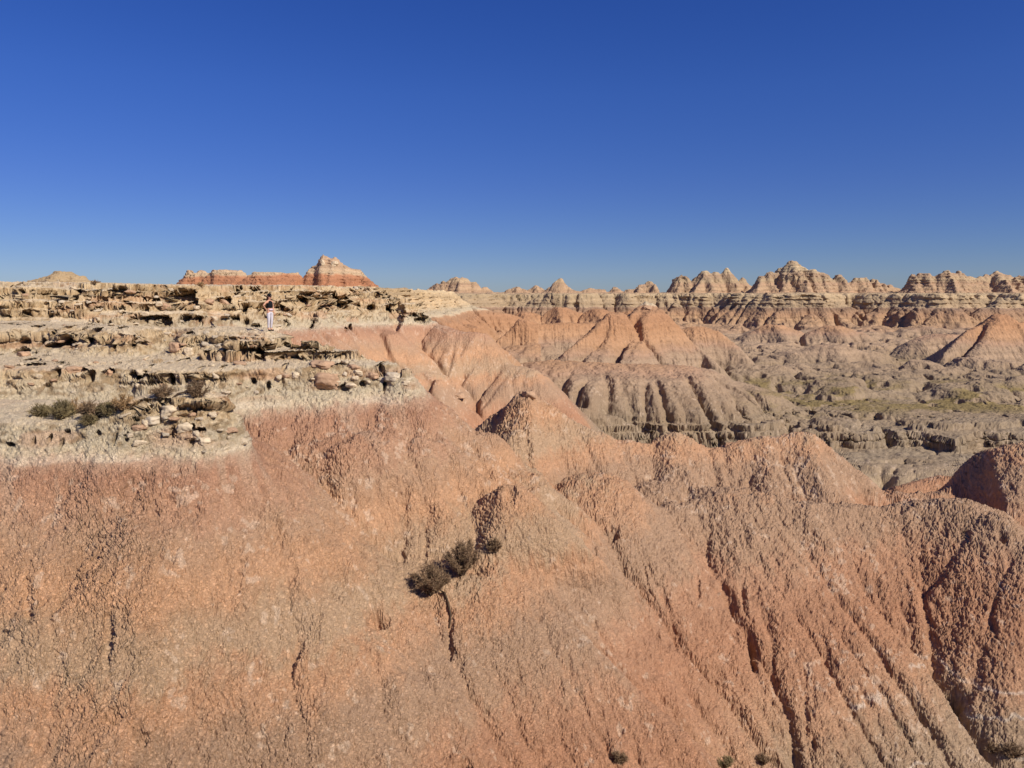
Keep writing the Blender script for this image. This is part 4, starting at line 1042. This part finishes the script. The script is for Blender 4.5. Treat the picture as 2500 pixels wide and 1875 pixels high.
G3 = mat('dry_straw', (172, 138, 96), var=.25, scale=3); WD = mat('dark_wood', (78, 62, 48), var=.25, scale=10)
def put(u, v): 
    h = hit2(u, v); return h if h is not None else Vector(P(u, v, 30))
SH = [ # u, v of the foot, radius px, height px, material, density, label
 (1050, 1450, 51, 90, G1, 1.7, 'dark round bare shrub on the red spur, left one of the big pair'),
 (1131, 1406, 49, 92, G1, 1.7, 'dark round bare shrub on the red spur, right one of the big pair'),
 (1208, 1352, 22, 38, G1, .9, 'small grey shrub just up the slope from the big pair'),
 (102, 1018, 28, 30, G2, .9, 'leftmost low grey green shrub on the pale bench'),
 (150, 1020, 34, 46, G2, 1.2, 'tallest green shrub in the row on the pale bench'),
 (215, 1020, 36, 42, G1, 1.1, 'dense grey shrub in the middle of the row on the pale bench'),
 (262, 1014, 32, 36, G2, .9, 'olive shrub right of the middle of the row on the pale bench'),
 (300, 1005, 34, 40, G3, .8, 'straw coloured dry grass tuft at the right end of the bench row'),
 (180, 1008, 30, 34, G3, .7, 'pale straw tuft behind the green shrubs on the bench'),
 (215, 1040, 22, 26, G2, .8, 'small dark shrub hanging over the front rim of the bench'),
 (398, 975, 28, 34, G1, .8, 'thin brown shrub at the cliff foot beside the near outcrop'),
 (482, 970, 30, 44, G1, 1.0, 'round twiggy shrub growing from the pale cliff foot of the terrace'),
 (232, 697, 14, 10, G1, .5, 'tiny dark bush on the plateau skyline'),
 (492, 702, 14, 9, G3, .5, 'tiny straw bush on the plateau top near the red mesas'),
 (1514, 1868, 22, 30, G1, .8, 'dark bush cut by the bottom edge below the centre'),
 (1768, 1872, 26, 24, G2, .8, 'olive green bush low at the bottom edge'),
 (1868, 1868, 16, 26, G1, .6, 'little bush beside the pale streak near the bottom edge'),
 (2420, 1840, 20, 28, G1, .6, 'sparse bush left of the corner bush at lower right'),
 (2478, 1850, 34, 34, G1, .9, 'larger dark bush in the lower right corner'),
]
for i, (u, v, rp_, hp, m, dn, lb) in enumerate(SH):
    h = put(u, v); k = h.y / FPX
    root = None
    if i == 0:
        L0 = h + Vector((0, .05, .02)); root = [tuple(Vector((.18, .1, .15)))] + [tuple(put(a, b) + Vector((0, -.04, .03)) - L0) for a, b in ((1088, 1448), (1092, 1470), (1095, 1500), (1096, 1530))]
    if 'straw' in lb: lean = (.12 * rp_ * k, 0)
    else: lean = (0, 0)
    shrub(500 + i, h + Vector((0, .05, .02)), rp_ * k, hp * k, lb, m, WD, dn, lean, sprout=.3 if 'straw' in lb else 0, root=root)
# dry bent stem between the two shrubs at the cliff foot
a_, b_ = put(415, 978), put(475, 962)
V, F = [], []; tube(V, F, [a_ + Vector((0, 0, .02)), a_ * .6 + b_ * .4 + Vector((0, -.05, .16)), a_ * .25 + b_ * .75 + Vector((0, -.05, .14)), b_ + Vector((0, 0, .05))], [.04, .035, .03, .02], 5)
tag(mesh_obj('dead_branch', V, F, WD), 'bare dry branch stretched between two shrubs at the cliff foot', 'branch')

# ---- the walker
def skin(name, J, E, rad, m, parent, sub=2):
    me = bpy.data.meshes.new(name); me.from_pydata([Vector(j) for j in J], E, []); o = bpy.data.objects.new(name, me); COL.objects.link(o)
    md = o.modifiers.new('s', 'SKIN'); md.use_smooth_shade = True
    sv = me.skin_vertices[0].data
    for i, r in enumerate(rad):
        sv[i].radius = (r, r) if not isinstance(r, tuple) else r
    sv[0].use_root = True
    sb = o.modifiers.new('b', 'SUBSURF'); sb.levels = sb.render_levels = sub
    dg = bpy.context.evaluated_depsgraph_get(); nm = bpy.data.meshes.new_from_object(o.evaluated_get(dg)); nm.name = name
    bpy.data.objects.remove(o); bpy.data.meshes.remove(me)
    nm.materials.clear(); nm.materials.append(m); o = bpy.data.objects.new(name, nm); COL.objects.link(o); o.parent = parent
    return o
SK = mat('skin', (206, 152, 122), rough=.6, var=.05); BLK = mat('black_cloth', (26, 26, 30), var=.2); LEG = mat('pale_leggings', (206, 197, 198), var=.12, scale=14, rough=.7)
HAIR = mat('brown_hair', (70, 44, 30), var=.25); PNK = mat('pale_pink_cloth', (214, 186, 186), var=.08); SHO = mat('dark_shoe', (46, 42, 42)); BROWN = mat('brown_bag_cloth', (92, 62, 44), var=.2)
wf = hit2(655, 807)
W = empty('person', wf + Vector((0, .12, 0)), math.radians(58))
W.scale = (92 * wf.y / FPX / 1.775,) * 3
tag(W, 'person in black top, cap and pale leggings standing hand on hip on the terrace', 'person')
log('walker', wf)
# the figure faces -Y locally; the walker's right side is -X
def sc(J): return [(x, y, z) for x, y, z in J]
J = [(0, 0, .93), (0, .005, 1.05), (0, .0, 1.20), (0, .01, 1.36), (0, .0, 1.45), (0, -.02, 1.53), (0, -.025, 1.60), (0, -.02, 1.66),
     (-.15, .0, 1.38), (-.34, .03, 1.20), (-.20, .05, 1.05), (-.14, .03, 1.01),
     (.15, .0, 1.38), (.24, .03, 1.14), (.21, -.03, .93), (.20, -.06, .85),
     (-.085, 0, .88), (-.10, -.03, .50), (-.085, .03, .10), (-.09, -.10, .04),
     (.085, 0, .88), (.085, -.02, .50), (.07, .03, .10), (.08, -.10, .04)]
E = [(0, 1), (1, 2), (2, 3), (3, 4), (4, 5), (5, 6), (6, 7), (3, 8), (8, 9), (9, 10), (10, 11), (3, 12), (12, 13), (13, 14), (14, 15), (0, 16), (16, 17), (17, 18), (18, 19), (0, 20), (20, 21), (21, 22), (22, 23)]
R = [(.13, .10), (.115, .09), (.125, .10), (.12, .085), .048, .075, .088, .065, .052, .036, .028, .03, .052, .036, .028, .03, .088, .058, .036, .03, .088, .058, .036, .03]
skin('body', sc(J), E, R, SK, W)
# hands with fingers
for hx_, hy_, hz_, dx_, dz_ in ((-.15, .02, 1.01, .9, -.3), (.20, -.06, .85, 0, -1)):
    Jh = [(hx_, hy_, hz_), (hx_ + dx_ * .05, hy_ - .02, hz_ + dz_ * .05)]; Eh = [(0, 1)]; Rh = [.028, .03]
    for q in range(4):
        b = len(Jh); o_ = (q - 1.5) * .018
        Jh += [(hx_ + dx_ * .09 + (0 if dx_ else o_ * .3), hy_ - .02 + o_, hz_ + dz_ * .09), (hx_ + dx_ * .135, hy_ - .035 + o_, hz_ + dz_ * (.15 if dx_ == 0 else .12))]; Eh += [(1, b), (b, b + 1)]; Rh += [.010, .008]
    b = len(Jh); Jh += [(hx_ + dx_ * .05 + .02, hy_ - .06, hz_ + dz_ * .04), (hx_ + dx_ * .08 + .02, hy_ - .085, hz_ + dz_ * .07)]; Eh += [(0, b), (b, b + 1)]; Rh += [.012, .009]
    skin('hand', Jh, Eh, Rh, SK, W, sub=1)
skin('tank_top', [(0, 0, 1.04), (0, 0, 1.2), (0, .004, 1.34), (-.09, .0, 1.43), (.09, .0, 1.43)], [(0, 1), (1, 2), (2, 3), (2, 4)], [(.15, .125), (.165, .15), (.165, .14), (.07, .085), (.07, .085)], BLK, W)
skin('leggings', [(0, .0, .98), (0, 0, .92), (-.085, 0, .86), (-.10, -.03, .50), (-.087, .028, .13), (.085, 0, .86), (.085, -.02, .50), (.072, .028, .13)],
     [(0, 1), (1, 2), (2, 3), (3, 4), (1, 5), (5, 6), (6, 7)], [(.14, .115), (.155, .135), .105, .068, .045, .105, .068, .045], LEG, W)
skin('waist_pouch', [(-.10, -.06, 1.0), (0, -.11, 1.0), (.10, -.07, 1.0), (.14, .0, 1.01)], [(0, 1), (1, 2), (2, 3)], [.045, .055, .05, .03], PNK, W)
skin('hair', [(0, .035, 1.65), (0, .06, 1.57), (-.02, .085, 1.46), (-.04, .09, 1.34)], [(0, 1), (1, 2), (2, 3)], [.102, .098, .06, .025], HAIR, W)
bm = bmesh.new(); bmesh.ops.create_uvsphere(bm, u_segments=20, v_segments=12, radius=.105)
for v in bm.verts:
    if v.co.z < 0: v.co.z *= .15
    v.co.y *= 1.12
bmesh.ops.create_cone(bm, cap_ends=True, segments=20, radius1=.085, radius2=.08, depth=.012, matrix=Matrix.Translation((0, -.11, .004)))
me = bpy.data.meshes.new('cap'); bm.to_mesh(me); bm.free(); me.polygons.foreach_set('use_smooth', [True] * len(me.polygons)); me.materials.append(BLK)
cp = bpy.data.objects.new('cap', me); COL.objects.link(cp); cp.parent = W; cp.location = (0, -.01, 1.665)
# face: sunglasses, nose, mouth
V, F = [], []; tube(V, F, [Vector((-.075, -.06, 1.632)), Vector((-.035, -.108, 1.634)), Vector((0, -.112, 1.636)), Vector((.035, -.108, 1.634)), Vector((.075, -.06, 1.632))], [.01, .02, .01, .02, .01], 8); mesh_obj('sunglasses', V, F, BLK, W)
skin('nose', [(0, -.105, 1.62), (0, -.125, 1.595)], [(0, 1)], [.010, .014], SK, W, 1)
LIP = mat('lips', (164, 92, 84)); V, F = [], []; tube(V, F, [Vector((-.022, -.098, 1.568)), Vector((0, -.106, 1.569)), Vector((.022, -.098, 1.568))], [.004, .008, .004], 6); mesh_obj('mouth', V, F, LIP, W)
for sx_i in (-1, 1):
    skin('ear', [(sx_i * .088, -.01, 1.635), (sx_i * .092, -.005, 1.605)], [(0, 1)], [.014, .010], SK, W, 1)
    skin('shoe', [(sx_i * .085, .05, .045), (sx_i * .085, -.04, .045), (sx_i * .088, -.14, .035)], [(0, 1), (1, 2)], [.045, .048, .035], SHO, W, 1)
skin('shoulder_bag', [(-.13, .13, 1.02), (-.18, .16, .93)], [(0, 1)], [.09, .08], BROWN, W)
log('done')
